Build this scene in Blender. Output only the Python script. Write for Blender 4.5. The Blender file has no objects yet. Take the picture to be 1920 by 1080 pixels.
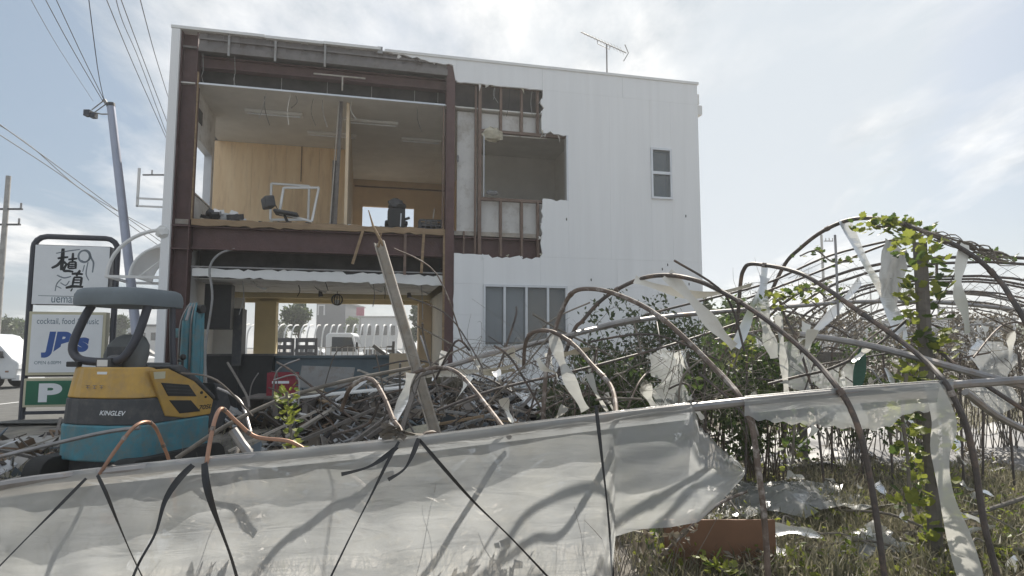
import bpy, bmesh, math, random
import numpy as np
from mathutils import Vector, Matrix, Euler
R = math.radians
sc = bpy.context.scene
C = sc.collection

# ------------------------------------------------------------ camera, sky, sun
EYE = 1.6; FPX = 1180.0; PITCH = math.atan(110 / 1180.0)
cam = bpy.data.objects.new('camera', bpy.data.cameras.new('camera'))
C.objects.link(cam); sc.camera = cam
cam.location = (0, 0, EYE); cam.rotation_euler = (R(90) + PITCH, 0, 0)
cam.data.sensor_width = 36.0; cam.data.lens = 36.0 * FPX / 1920.0
cam.data.clip_start = 0.05; cam.data.clip_end = 3000
SUN_EL, SUN_AZ = R(41), R(17.5)           # azimuth to the right of +Y
EXPOSURE = 0.70

w = bpy.data.worlds.new('World'); sc.world = w; w.use_nodes = True
def build_world():
    nt = w.node_tree; N = nt.nodes; L = nt.links; N.clear()
    def n(t, **k):
        o = N.new(t)
        for a, b in k.items(): setattr(o, a, b)
        return o
    def val(node, i, v): node.inputs[i].default_value = v
    out = n('ShaderNodeOutputWorld'); bg = n('ShaderNodeBackground'); L.new(bg.outputs[0], out.inputs[0])
    sky = n('ShaderNodeTexSky', sky_type='NISHITA', sun_disc=False, sun_elevation=SUN_EL, sun_rotation=SUN_AZ,
            air_density=1.0, dust_density=2.2, ozone_density=1.4, altitude=10)
    tc = n('ShaderNodeTexCoord'); sep = n('ShaderNodeSeparateXYZ'); L.new(tc.outputs['Generated'], sep.inputs[0])
    mx = n('ShaderNodeMath', operation='MAXIMUM'); L.new(sep.outputs[2], mx.inputs[0]); val(mx, 1, 0.0)
    ad = n('ShaderNodeMath', operation='ADD'); L.new(mx.outputs[0], ad.inputs[0]); val(ad, 1, 0.16)
    dx = n('ShaderNodeMath', operation='DIVIDE'); L.new(sep.outputs[0], dx.inputs[0]); L.new(ad.outputs[0], dx.inputs[1])
    dy = n('ShaderNodeMath', operation='DIVIDE'); L.new(sep.outputs[1], dy.inputs[0]); L.new(ad.outputs[0], dy.inputs[1])
    cb = n('ShaderNodeCombineXYZ'); L.new(dx.outputs[0], cb.inputs[0]); L.new(dy.outputs[0], cb.inputs[1])
    mp = n('ShaderNodeMapping'); L.new(cb.outputs[0], mp.inputs[0]); mp.inputs['Location'].default_value = (0.4, 3.1, 1.3)
    mp.inputs['Scale'].default_value = (0.9, 0.55, 1)
    ns = n('ShaderNodeTexNoise'); L.new(mp.outputs[0], ns.inputs['Vector']); val(ns, 'Scale', 1.15); val(ns, 'Detail', 9); val(ns, 'Roughness', 0.56); val(ns, 'Distortion', 0.35)
    rp = n('ShaderNodeValToRGB'); L.new(ns.outputs[0], rp.inputs[0])
    rp.color_ramp.elements[0].position = 0.46; rp.color_ramp.elements[1].position = 0.60
    rp.color_ramp.elements[0].color = (0.0,) * 3 + (1,); rp.color_ramp.elements[1].color = (0.92,) * 3 + (1,)
    n2 = n('ShaderNodeTexNoise'); L.new(mp.outputs[0], n2.inputs['Vector']); val(n2, 'Scale', 3.1); val(n2, 'Detail', 8); val(n2, 'Roughness', 0.6)
    r2 = n('ShaderNodeValToRGB'); L.new(n2.outputs[0], r2.inputs[0])
    r2.color_ramp.elements[0].position = 0.36; r2.color_ramp.elements[1].position = 0.66
    r2.color_ramp.elements[0].color = (3.8, 4.2, 4.6, 1); r2.color_ramp.elements[1].color = (9.4, 9.2, 8.9, 1)
    # thin high haze veils the blue; thicker clouds on top
    cap = n('ShaderNodeMix', data_type='RGBA', blend_type='DARKEN'); val(cap, 0, 1.0); L.new(sky.outputs[0], cap.inputs[6]); cap.inputs[7].default_value = (10.5, 10.4, 10.2, 1)
    hz = n('ShaderNodeMix', data_type='RGBA'); val(hz, 0, 0.72); L.new(cap.outputs[2], hz.inputs[6]); hz.inputs[7].default_value = (2.7, 3.35, 4.05, 1)
    mix = n('ShaderNodeMix', data_type='RGBA'); L.new(rp.outputs[0], mix.inputs[0]); L.new(hz.outputs[2], mix.inputs[6]); L.new(r2.outputs[0], mix.inputs[7])
    L.new(mix.outputs[2], bg.inputs[0]); bg.inputs[1].default_value = 0.085
build_world()
sd = bpy.data.lights.new('sun', 'SUN'); sd.energy = 4.2; sd.angle = R(0.6); sd.color = (1.0, 0.93, 0.82)
sun = bpy.data.objects.new('sun', sd); C.objects.link(sun)
sdir = Vector((math.sin(SUN_AZ) * math.cos(SUN_EL), math.cos(SUN_AZ) * math.cos(SUN_EL), math.sin(SUN_EL)))
sun.rotation_euler = sdir.to_track_quat('Z', 'Y').to_euler(); sun.location = (4, -4, 14)
sc.view_settings.view_transform = 'Standard'; sc.view_settings.look = 'None'
sc.view_settings.exposure = EXPOSURE; sc.view_settings.gamma = 1.0
try: sc.cycles.use_denoising = True; sc.cycles.max_bounces = 8; sc.cycles.transparent_max_bounces = 24
except Exception: pass

# ------------------------------------------------------------ pixel -> place helpers
_F = Vector((0, math.cos(PITCH), math.sin(PITCH))); _U = Vector((0, -math.sin(PITCH), math.cos(PITCH))); _E = Vector((0, 0, EYE))
def ray(x, y): return _F * FPX + Vector((1, 0, 0)) * (x - 960) - _U * (y - 540)
def W(x, y, Y): r = ray(x, y); return _E + r * (Y / r.y)             # on the vertical plane at distance Y
def G(x, y, z=0.0): r = ray(x, y); return _E + r * ((z - EYE) / r.z)  # on a level plane
FA = R(13.4); fd = Vector((math.cos(FA), math.sin(FA), 0)); fn = Vector((-math.sin(FA), math.cos(FA), 0))
P0 = W(330, 50, 11.6); P0.z = 0
def FP(x, y, s=0.0, o=None):                                       # on a plane parallel to the facade: (u, z)
    o = P0 if o is None else o
    r = ray(x, y); p = _E + r * ((o + fn * s - _E).dot(fn) / r.dot(fn)); q = p - o
    return q.dot(fd), p.z
def FZ(x, y, z):                                                    # on a level plane inside the building: (u, s)
    q = G(x, y, z) - P0; return q.dot(fd), q.dot(fn)
def line(ps, Y0, Y1=None, Ym=None):
    Y1 = Y0 if Y1 is None else Y1; n = len(ps); o = []
    for i, p in enumerate(ps):
        t = i / max(1, n - 1)
        Y = p[2] if len(p) > 2 else (Y0 + (Y1 - Y0) * t if Ym is None else (1-t)*(1-t)*Y0 + 2*t*(1-t)*Ym + t*t*Y1)
        o.append(W(p[0], p[1], Y))
    return o
def spline(ps, k=5):
    ps = [Vector(p) for p in ps]
    if len(ps) < 3: return ps
    o = []
    for i in range(len(ps) - 1):
        a = ps[max(0, i-1)]; b = ps[i]; c = ps[i+1]; d = ps[min(len(ps)-1, i+2)]
        for j in range(k):
            t = j / k
            o.append(0.5 * ((2*b) + (c-a)*t + (2*a-5*b+4*c-d)*t*t + (3*b-a-3*c+d)*t*t*t))
    o.append(ps[-1]); return o

# ------------------------------------------------------------ materials
MATS = {}
def mat(name, c, rough=0.7, var=0.12, scale=4.0, c2=None, metal=0.0, bump=0.0, bscale=30, spec=0.5, dirt=None, stretch=(1, 1, 1), dscale=1.5, dlo=0.5, dhi=0.7):
    if name in MATS: return MATS[name]
    m = bpy.data.materials.new(name); m.use_nodes = True; MATS[name] = m
    nt = m.node_tree; N = nt.nodes; L = nt.links
    b = N['Principled BSDF']; b.inputs['Roughness'].default_value = rough; b.inputs['Metallic'].default_value = metal
    b.inputs['Specular IOR Level'].default_value = spec
    c2 = c2 or tuple(min(1, x * (1 - 2.2 * var)) for x in c)
    tc = N.new('ShaderNodeTexCoord'); mp = N.new('ShaderNodeMapping'); mp.inputs['Scale'].default_value = stretch
    L.new(tc.outputs['Object'], mp.inputs[0])
    ns = N.new('ShaderNodeTexNoise'); ns.inputs['Scale'].default_value = scale; ns.inputs['Detail'].default_value = 7; ns.inputs['Roughness'].default_value = 0.62
    L.new(mp.outputs[0], ns.inputs['Vector'])
    rp = N.new('ShaderNodeValToRGB'); L.new(ns.outputs[0], rp.inputs[0])
    rp.color_ramp.elements[0].position = 0.32; rp.color_ramp.elements[1].position = 0.68
    rp.color_ramp.elements[0].color = (*c2, 1); rp.color_ramp.elements[1].color = (*c, 1)
    col = rp.outputs[0]
    if dirt:
        n3 = N.new('ShaderNodeTexNoise'); n3.inputs['Scale'].default_value = dscale; n3.inputs['Detail'].default_value = 9; n3.inputs['Roughness'].default_value = 0.7
        L.new(mp.outputs[0], n3.inputs['Vector'])
        r3 = N.new('ShaderNodeValToRGB'); L.new(n3.outputs[0], r3.inputs[0]); r3.color_ramp.elements[0].position = dlo; r3.color_ramp.elements[1].position = dhi
        mx = N.new('ShaderNodeMix'); mx.data_type = 'RGBA'; L.new(r3.outputs[0], mx.inputs[0]); L.new(col, mx.inputs[6]); mx.inputs[7].default_value = (*dirt, 1)
        col = mx.outputs[2]
    L.new(col, b.inputs['Base Color'])
    r4 = N.new('ShaderNodeMapRange'); r4.inputs['To Min'].default_value = max(0.05, rough - 0.12); r4.inputs['To Max'].default_value = min(1, rough + 0.12)
    L.new(ns.outputs[0], r4.inputs[0]); L.new(r4.outputs[0], b.inputs['Roughness'])
    if bump:
        nb = N.new('ShaderNodeTexNoise'); nb.inputs['Scale'].default_value = bscale; nb.inputs['Detail'].default_value = 5; L.new(mp.outputs[0], nb.inputs['Vector'])
        bp = N.new('ShaderNodeBump'); bp.inputs['Strength'].default_value = bump; bp.inputs['Distance'].default_value = 0.02
        L.new(nb.outputs[0], bp.inputs['Height']); L.new(bp.outputs[0], b.inputs['Normal'])
    return m
def film_mat(name, col, alpha, trans, rough=0.25, dirt=(0.44, 0.45, 0.43)):
    m = bpy.data.materials.new(name); m.use_nodes = True; MATS[name] = m
    nt = m.node_tree; N = nt.nodes; L = nt.links; N.remove(N['Principled BSDF']); out = N['Material Output']
    tc = N.new('ShaderNodeTexCoord')
    mp = N.new('ShaderNodeMapping'); mp.inputs['Scale'].default_value = (1.0, 1.5, 5.5); mp.inputs['Rotation'].default_value = (0, R(-16), 0); L.new(tc.outputs['Object'], mp.inputs[0])
    ns = N.new('ShaderNodeTexNoise'); ns.inputs['Scale'].default_value = 2.4; ns.inputs['Detail'].default_value = 8; ns.inputs['Roughness'].default_value = 0.5; ns.inputs['Distortion'].default_value = 0.9; L.new(mp.outputs[0], ns.inputs['Vector'])
    bp = N.new('ShaderNodeBump'); bp.inputs['Strength'].default_value = 0.3; bp.inputs['Distance'].default_value = 0.03; L.new(ns.outputs[0], bp.inputs['Height'])
    n2 = N.new('ShaderNodeTexNoise'); n2.inputs['Scale'].default_value = 2.2; n2.inputs['Detail'].default_value = 9; n2.inputs['Roughness'].default_value = 0.7; L.new(tc.outputs['Object'], n2.inputs['Vector'])
    rp = N.new('ShaderNodeValToRGB'); L.new(n2.outputs[0], rp.inputs[0]); rp.color_ramp.elements[0].position = 0.42; rp.color_ramp.elements[1].position = 0.78
    rp.color_ramp.elements[0].color = (*col, 1); rp.color_ramp.elements[1].color = (*dirt, 1)
    df = N.new('ShaderNodeBsdfDiffuse'); tl = N.new('ShaderNodeBsdfTranslucent'); tp = N.new('ShaderNodeBsdfTransparent'); gl = N.new('ShaderNodeBsdfGlossy')
    gl.inputs['Roughness'].default_value = rough
    for s in (df, tl): L.new(rp.outputs[0], s.inputs['Color']); L.new(bp.outputs[0], s.inputs['Normal'])
    L.new(bp.outputs[0], gl.inputs['Normal'])
    m1 = N.new('ShaderNodeMixShader'); m1.inputs[0].default_value = trans; L.new(df.outputs[0], m1.inputs[1]); L.new(tl.outputs[0], m1.inputs[2])
    ar = N.new('ShaderNodeMapRange'); ar.inputs['From Min'].default_value = 0.35; ar.inputs['From Max'].default_value = 0.75
    ar.inputs['To Min'].default_value = max(0, alpha - 0.12); ar.inputs['To Max'].default_value = min(1, alpha + 0.15); L.new(n2.outputs[0], ar.inputs[0])
    m2 = N.new('ShaderNodeMixShader'); L.new(ar.outputs[0], m2.inputs[0]); L.new(tp.outputs[0], m2.inputs[1]); L.new(m1.outputs[0], m2.inputs[2])
    fr = N.new('ShaderNodeFresnel'); fr.inputs['IOR'].default_value = 1.4; L.new(bp.outputs[0], fr.inputs['Normal'])
    m3 = N.new('ShaderNodeMixShader'); L.new(fr.outputs[0], m3.inputs[0]); L.new(m2.outputs[0], m3.inputs[1]); L.new(gl.outputs[0], m3.inputs[2])
    L.new(m3.outputs[0], out.inputs[0]); return m
def leaf_mat(name, c, c2, trans=0.45):
    m = bpy.data.materials.new(name); m.use_nodes = True; MATS[name] = m
    nt = m.node_tree; N = nt.nodes; L = nt.links; N.remove(N['Principled BSDF']); out = N['Material Output']
    gi = N.new('ShaderNodeNewGeometry'); rp = N.new('ShaderNodeValToRGB'); L.new(gi.outputs['Random Per Island'], rp.inputs[0])
    rp.color_ramp.elements[0].color = (*c, 1); rp.color_ramp.elements[1].color = (*c2, 1)
    df = N.new('ShaderNodeBsdfPrincipled'); df.inputs['Roughness'].default_value = 0.5; tl = N.new('ShaderNodeBsdfTranslucent')
    L.new(rp.outputs[0], df.inputs['Base Color']); L.new(rp.outputs[0], tl.inputs['Color'])
    mx = N.new('ShaderNodeMixShader'); mx.inputs[0].default_value = trans; L.new(df.outputs[0], mx.inputs[1]); L.new(tl.outputs[0], mx.inputs[2]); L.new(mx.outputs[0], out.inputs[0])
    return m
def glass_mat(name, tint, alpha):
    m = bpy.data.materials.new(name); m.use_nodes = True; MATS[name] = m
    nt = m.node_tree; N = nt.nodes; L = nt.links; b = N['Principled BSDF']; out = N['Material Output']
    b.inputs['Base Color'].default_value = (*tint, 1); b.inputs['Roughness'].default_value = 0.06
    tp = N.new('ShaderNodeBsdfTransparent'); mx = N.new('ShaderNodeMixShader'); mx.inputs[0].default_value = alpha
    L.new(tp.outputs[0], mx.inputs[1]); L.new(b.outputs[0], mx.inputs[2]); L.new(mx.outputs[0], out.inputs[0]); return m

mat('siding', (0.85, 0.86, 0.87), 0.55, 0.03, 1.2, dirt=(0.79, 0.795, 0.80), stretch=(4.0, 1, 0.22), dscale=1.6, dlo=0.5, dhi=0.8)
mat('board', (0.74, 0.73, 0.71), 0.85, 0.07, 3, dirt=(0.42, 0.39, 0.35), dscale=2.5)
mat('plaster', (0.74, 0.73, 0.70), 0.9, 0.06, 2)
mat('void_shade', (0.09, 0.085, 0.085), 0.9, 0.2, 3)  # near black board colour standing in for the darkness of the voids
mat('roof_grey', (0.20, 0.185, 0.18), 0.6, 0.12, 4, dirt=(0.12, 0.10, 0.09), dscale=3)
mat('red_steel', (0.125, 0.068, 0.066), 0.6, 0.15, 5, dirt=(0.09, 0.045, 0.035), dscale=6, bump=0.2)
mat('brown_stud', (0.20, 0.135, 0.105), 0.6, 0.15, 6)
mat('grey_steel', (0.33, 0.33, 0.33), 0.5, 0.1, 5, dirt=(0.22, 0.17, 0.13), dscale=4)
mat('plywood', (0.90, 0.71, 0.47), 0.65, 0.13, 1.6, c2=(0.80, 0.59, 0.36), stretch=(3.5, 1, 0.5), dirt=(0.66, 0.48, 0.30), dscale=1.4)
mat('tan_wall', (0.76, 0.61, 0.43), 0.8, 0.08, 2)
mat('cream', (0.62, 0.52, 0.31), 0.75, 0.06, 2)
mat('wood_raw', (0.40, 0.28, 0.17), 0.8, 0.2, 3, stretch=(1, 1, 6), dirt=(0.2, 0.14, 0.09))
mat('wood_old', (0.21, 0.19, 0.175), 0.85, 0.2, 3, stretch=(6, 1, 6), dirt=(0.11, 0.09, 0.075))
mat('wood_pale', (0.48, 0.44, 0.39), 0.8, 0.15, 3, stretch=(6, 1, 6), dirt=(0.3, 0.24, 0.18))
mat('white_paint', (0.78, 0.78, 0.77), 0.5, 0.04, 3, dirt=(0.55, 0.53, 0.5), dlo=0.6, dhi=0.9)
mat('alu', (0.70, 0.71, 0.73), 0.35, 0.05, 5, metal=0.5)
mat('black', (0.025, 0.026, 0.028), 0.5, 0.2, 8)
mat('dark_grey', (0.075, 0.078, 0.085), 0.6, 0.15, 6, dirt=(0.14, 0.13, 0.115), dscale=6, dlo=0.5, dhi=0.8)
mat('frame_grey', (0.055, 0.058, 0.075), 0.45, 0.1, 6)
mat('teal', (0.075, 0.27, 0.34), 0.5, 0.14, 4, dirt=(0.17, 0.19, 0.17), dscale=6, dlo=0.45, dhi=0.75)
mat('yellow', (0.62, 0.375, 0.085), 0.48, 0.10, 3, dirt=(0.36, 0.25, 0.13), dscale=5, dlo=0.46, dhi=0.8)
mat('canopy', (0.16, 0.19, 0.21), 0.6, 0.08, 4)
mat('seat', (0.15, 0.16, 0.16), 0.7, 0.1, 6)
mat('rubber', (0.03, 0.03, 0.03), 0.85, 0.2, 8)
mat('counter', (0.17, 0.22, 0.25), 0.6, 0.1, 3)
mat('crate_red', (0.30, 0.03, 0.05), 0.5, 0.1, 5)
mat('sign_white', (0.84, 0.87, 0.90), 0.4, 0.04, 2)
mat('sign_cream', (0.62, 0.58, 0.42), 0.5, 0.06, 3)
mat('sign_green', (0.012, 0.16, 0.085), 0.4, 0.1, 3)
mat('ink', (0.02, 0.025, 0.03), 0.6, 0.1, 4)
mat('ink_grey', (0.22, 0.26, 0.3), 0.6, 0.1, 4)
mat('ink_blue', (0.03, 0.10, 0.36), 0.5, 0.05, 4)
mat('ink_teal', (0.10, 0.17, 0.23), 0.5, 0.05, 4)
mat('lilac_steel', (0.42, 0.45, 0.55), 0.4, 0.06, 3, metal=0.3)
mat('galv', (0.36, 0.35, 0.35), 0.5, 0.15, 6, metal=0.75, dirt=(0.30, 0.20, 0.13), dscale=5, dlo=0.55, dhi=0.75)
mat('rusty', (0.19, 0.145, 0.12), 0.65, 0.25, 8, dirt=(0.36, 0.33, 0.31), dscale=7, dlo=0.5, dhi=0.6, metal=0.3)
mat('dark_pipe', (0.10, 0.085, 0.08), 0.6, 0.25, 8, dirt=(0.22, 0.15, 0.11), dscale=6)
mat('copper', (0.40, 0.235, 0.165), 0.4, 0.15, 8, metal=0.6)
mat('concrete', (0.40, 0.39, 0.37), 0.9, 0.15, 5, bump=0.4)
mat('asphalt', (0.13, 0.13, 0.125), 0.9, 0.2, 3, bump=0.2)
mat('earth', (0.30, 0.275, 0.24), 0.95, 0.3, 2.5, c2=(0.075, 0.068, 0.06), bump=0.8, bscale=14, dirt=(0.30, 0.27, 0.21), dscale=0.8)
mat('brown_board', (0.24, 0.125, 0.07), 0.7, 0.12, 3)
mat('strap_black', (0.018, 0.018, 0.02), 0.45, 0.1, 8)
mat('strap_white', (0.80, 0.79, 0.74), 0.6, 0.05, 4, dirt=(0.5, 0.44, 0.33), dlo=0.5, dhi=0.8)
mat('far_dark', (0.09, 0.10, 0.12), 0.8, 0.1, 1)
mat('far_pale', (0.55, 0.56, 0.57), 0.8, 0.05, 1)
mat('pink', (0.40, 0.10, 0.16), 0.6, 0.05, 1)
mat('van_white', (0.72, 0.74, 0.76), 0.25, 0.03, 2)
mat('bark', (0.14, 0.105, 0.08), 0.9, 0.25, 8, bump=0.5)
mat('dead_vine', (0.24, 0.215, 0.185), 0.9, 0.25, 10)
mat('insul', (0.55, 0.51, 0.40), 0.95, 0.15, 7, bump=0.8)
mat('white_sheet', (0.19, 0.19, 0.20), 0.6, 0.06, 2, dirt=(0.11, 0.10, 0.08), dscale=2)
mat('net', (0.20, 0.21, 0.22), 0.85, 0.2, 10)
mat('green_net', (0.06, 0.16, 0.12), 0.8, 0.2, 6)
film_mat('film', (0.76, 0.79, 0.81), 0.60, 0.68, 0.16)
film_mat('film_clear', (0.80, 0.83, 0.84), 0.5, 0.60)
film_mat('film_strap', (0.76, 0.76, 0.72), 0.80, 0.5, 0.4)
glass_mat('glass_dark', (0.26, 0.29, 0.31), 0.4)
glass_mat('glass_van', (0.03, 0.04, 0.05), 0.8)
leaf_mat('leaf_lime', (0.12, 0.17, 0.03), (0.34, 0.36, 0.07), 0.5)
leaf_mat('leaf_green', (0.035, 0.075, 0.02), (0.11, 0.16, 0.035))
leaf_mat('leaf_dark', (0.03, 0.055, 0.025), (0.11, 0.14, 0.06), 0.35)
leaf_mat('leaf_dry', (0.09, 0.075, 0.055), (0.25, 0.22, 0.17), 0.3)
leaf_mat('grass', (0.09, 0.095, 0.045), (0.36, 0.33, 0.24), 0.4)
def speckle():
    m = bpy.data.materials.new('rubble'); m.use_nodes = True; MATS['rubble'] = m
    N = m.node_tree.nodes; L = m.node_tree.links; b = N['Principled BSDF']; b.inputs['Roughness'].default_value = 0.8
    gi = N.new('ShaderNodeNewGeometry'); rp = N.new('ShaderNodeValToRGB'); rp.color_ramp.interpolation = 'CONSTANT'
    cols = [(0.07, 0.06, 0.055), (0.17, 0.145, 0.12), (0.045, 0.045, 0.05), (0.26, 0.235, 0.21), (0.11, 0.09, 0.07), (0.38, 0.38, 0.39), (0.13, 0.16, 0.19), (0.20, 0.17, 0.14), (0.40, 0.38, 0.36), (0.06, 0.05, 0.045), (0.55, 0.56, 0.58), (0.22, 0.15, 0.10)]
    e = rp.color_ramp.elements
    while len(e) < len(cols): e.new(0.5)
    for i, c in enumerate(cols): e[i].position = i / len(cols); e[i].color = (*c, 1)
    L.new(gi.outputs['Random Per Island'], rp.inputs[0]); L.new(rp.outputs[0], b.inputs['Base Color'])
speckle()

# ------------------------------------------------------------ mesh helpers
class MB:
    def __init__(s): s.v = []; s.f = []; s.smooth = False
    def add(s, vs, fs):
        o = len(s.v); s.v += [Vector(v) for v in vs]; s.f += [tuple(i + o for i in f) for f in fs]; return s
    def box(s, x0, x1, y0, y1, z0, z1):
        return s.add([(x0,y0,z0),(x1,y0,z0),(x1,y1,z0),(x0,y1,z0),(x0,y0,z1),(x1,y0,z1),(x1,y1,z1),(x0,y1,z1)],
                     [(0,3,2,1),(4,5,6,7),(0,1,5,4),(1,2,6,5),(2,3,7,6),(3,0,4,7)])
    def bar(s, a, b, wx, wz, up=(0, 0, 1)):                       # box-section bar from a to b
        a = Vector(a); b = Vector(b); d = (b - a).normalized(); u = Vector(up)
        if abs(d.dot(u)) > 0.98: u = Vector((1, 0, 0))
        x = d.cross(u).normalized() * (wx / 2); z = x.cross(d).normalized() * (wz / 2)
        return s.add([a-x-z, a+x-z, a+x+z, a-x+z, b-x-z, b+x-z, b+x+z, b-x+z], [(0,3,2,1),(4,5,6,7),(0,1,5,4),(1,2,6,5),(2,3,7,6),(3,0,4,7)][:0] + [(0,1,2,3),(7,6,5,4),(4,5,1,0),(5,6,2,1),(6,7,3,2),(7,4,0,3)])
    def tube(s, ps, r, n=7, r1=None):
        ps = [Vector(p) for p in ps]; s.smooth = True; m = len(ps); t0 = None; nrm = None; vs = []; fs = []
        for i, p in enumerate(ps):
            t = (ps[min(i+1, m-1)] - ps[max(i-1, 0)])
            t = t.normalized() if t.length > 1e-9 else Vector((0, 0, 1))
            if nrm is None:
                nrm = t.cross(Vector((0.3, 0.2, 0.9)))
                if nrm.length < 1e-3: nrm = t.cross(Vector((1, 0, 0)))
            nrm = (nrm - t * nrm.dot(t)).normalized(); bn = t.cross(nrm)
            rr = r if r1 is None else r + (r1 - r) * i / max(1, m - 1)
            if callable(r): rr = r(i / max(1, m - 1))
            for k in range(n):
                a = 2 * math.pi * k / n; vs.append(p + (nrm * math.cos(a) + bn * math.sin(a)) * rr)
        for i in range(m - 1):
            for k in range(n):
                k2 = (k + 1) % n; fs.append((i*n+k, i*n+k2, (i+1)*n+k2, (i+1)*n+k))
        fs.append(tuple(range(n))[::-1]); fs.append(tuple((m-1)*n + k for k in range(n)))
        return s.add(vs, fs)
    def ribbon(s, ps, wid, side=None, twist=0.0, thick=0.0):
        ps = [Vector(p) for p in ps]; m = len(ps); vs = []; fs = []; s.smooth = True
        for i, p in enumerate(ps):
            t = (ps[min(i+1, m-1)] - ps[max(i-1, 0)]).normalized()
            sd_ = Vector(side) if side else t.cross(Vector((0, 1, 0)))
            sd_ = (sd_ - t * sd_.dot(t)).normalized()
            sd_ = Matrix.Rotation(twist * i / max(1, m-1), 3, t) @ sd_
            wv = wid(i / max(1, m-1)) if callable(wid) else wid
            q = t.cross(sd_) * (0.12 * wv)
            vs += [p - sd_ * wv/2 + q, p, p + sd_ * wv/2 + q]
        for i in range(m - 1):
            for k in range(2): fs.append((i*3+k, i*3+k+1, (i+1)*3+k+1, (i+1)*3+k))
        return s.add(vs, fs)
    def prism(s, poly, f0, f1):                                    # poly of 2D points; f0, f1 map a point to its two ends
        n = len(poly); a = [Vector(f0(*p)) for p in poly]; b = [Vector(f1(*p)) for p in poly]
        return s.add(a + b, [tuple(range(n)), tuple(range(2*n-1, n-1, -1))] + [(i, i+n, (i+1) % n + n, (i+1) % n) for i in range(n)])
    def disc(s, c, ax, r, h, n=16):
        c = Vector(c); ax = Vector(ax).normalized(); return s.tube([c - ax*h/2, c + ax*h/2], r, n)
    def ball(s, c, r, n=8, m=5, sq=(1, 1, 1)):
        c = Vector(c); vs = [c + Vector((0, 0, -r*sq[2]))]; fs = []; s.smooth = True
        for j in range(1, m):
            a = -math.pi/2 + math.pi * j / m
            for k in range(n):
                b = 2*math.pi*k/n; vs.append(c + Vector((math.cos(a)*math.cos(b)*sq[0], math.cos(a)*math.sin(b)*sq[1], math.sin(a)*sq[2])) * r)
        vs.append(c + Vector((0, 0, r*sq[2]))); e = len(vs) - 1
        for k in range(n):
            k2 = (k+1) % n; fs.append((0, 1+k2, 1+k)); fs.append((e, 1+(m-2)*n+k, 1+(m-2)*n+k2))
            for j in range(m-2): fs.append((1+j*n+k, 1+j*n+k2, 1+(j+1)*n+k2, 1+(j+1)*n+k))
        return s.add(vs, fs)
def mesh(name, mb, m, recalc=True, off=None):
    me = bpy.data.meshes.new(name)
    me.from_pydata([(v - off) if off is not None else v for v in mb.v], [], mb.f)
    if recalc:
        bm = bmesh.new(); bm.from_mesh(me); bmesh.ops.recalc_face_normals(bm, faces=bm.faces); bm.to_mesh(me); bm.free()
    me.materials.append(MATS[m])
    if mb.smooth: me.polygons.foreach_set('use_smooth', [True] * len(me.polygons))
    return me
def obj(name, mb, m, parent=None, world=False, bevel=0.0, recalc=True, label=None, segs=2):
    off = None
    if parent is None:
        a = np.array([tuple(v) for v in mb.v]); off = Vector(((a[:,0].min()+a[:,0].max())/2, (a[:,1].min()+a[:,1].max())/2, a[:,2].min()))
    elif world: off = parent_origin(parent)
    o = bpy.data.objects.new(name, mesh(name, mb, m, recalc, off)); C.objects.link(o)
    if parent is None: o.location = off
    else: o.parent = parent
    if bevel:
        b = o.modifiers.new('bevel', 'BEVEL'); b.width = bevel; b.segments = segs; b.limit_method = 'ANGLE'; b.angle_limit = R(35)
    if mb.smooth:
        e = o.modifiers.new('edges', 'EDGE_SPLIT'); e.split_angle = R(42)
    if label: o['label'] = label
    return o
def parent_origin(p):
    v = Vector(p.location)
    while p.parent: p = p.parent; v += Vector(p.location)
    return v
def tag(o, label, cat, group=None, kind=None):
    if label: o['label'] = label
    if cat: o['category'] = cat
    if group: o['group'] = group
    if kind: o['kind'] = kind
    return o
def thing(name, label, cat, loc=(0, 0, 0), rz=0, group=None):
    o = bpy.data.objects.new(name, None); C.objects.link(o); o.location = loc; o.rotation_euler = (0, 0, rz); o.empty_display_size = 0.2
    return tag(o, label, cat, group)
def one(name, mb, m, label, cat, group=None, **k): return tag(obj(name, mb, m, **k), label, cat, group)
def smoothstep(a, b, x): t = max(0, min(1, (x - a) / (b - a))); return t * t * (3 - 2 * t)

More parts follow.
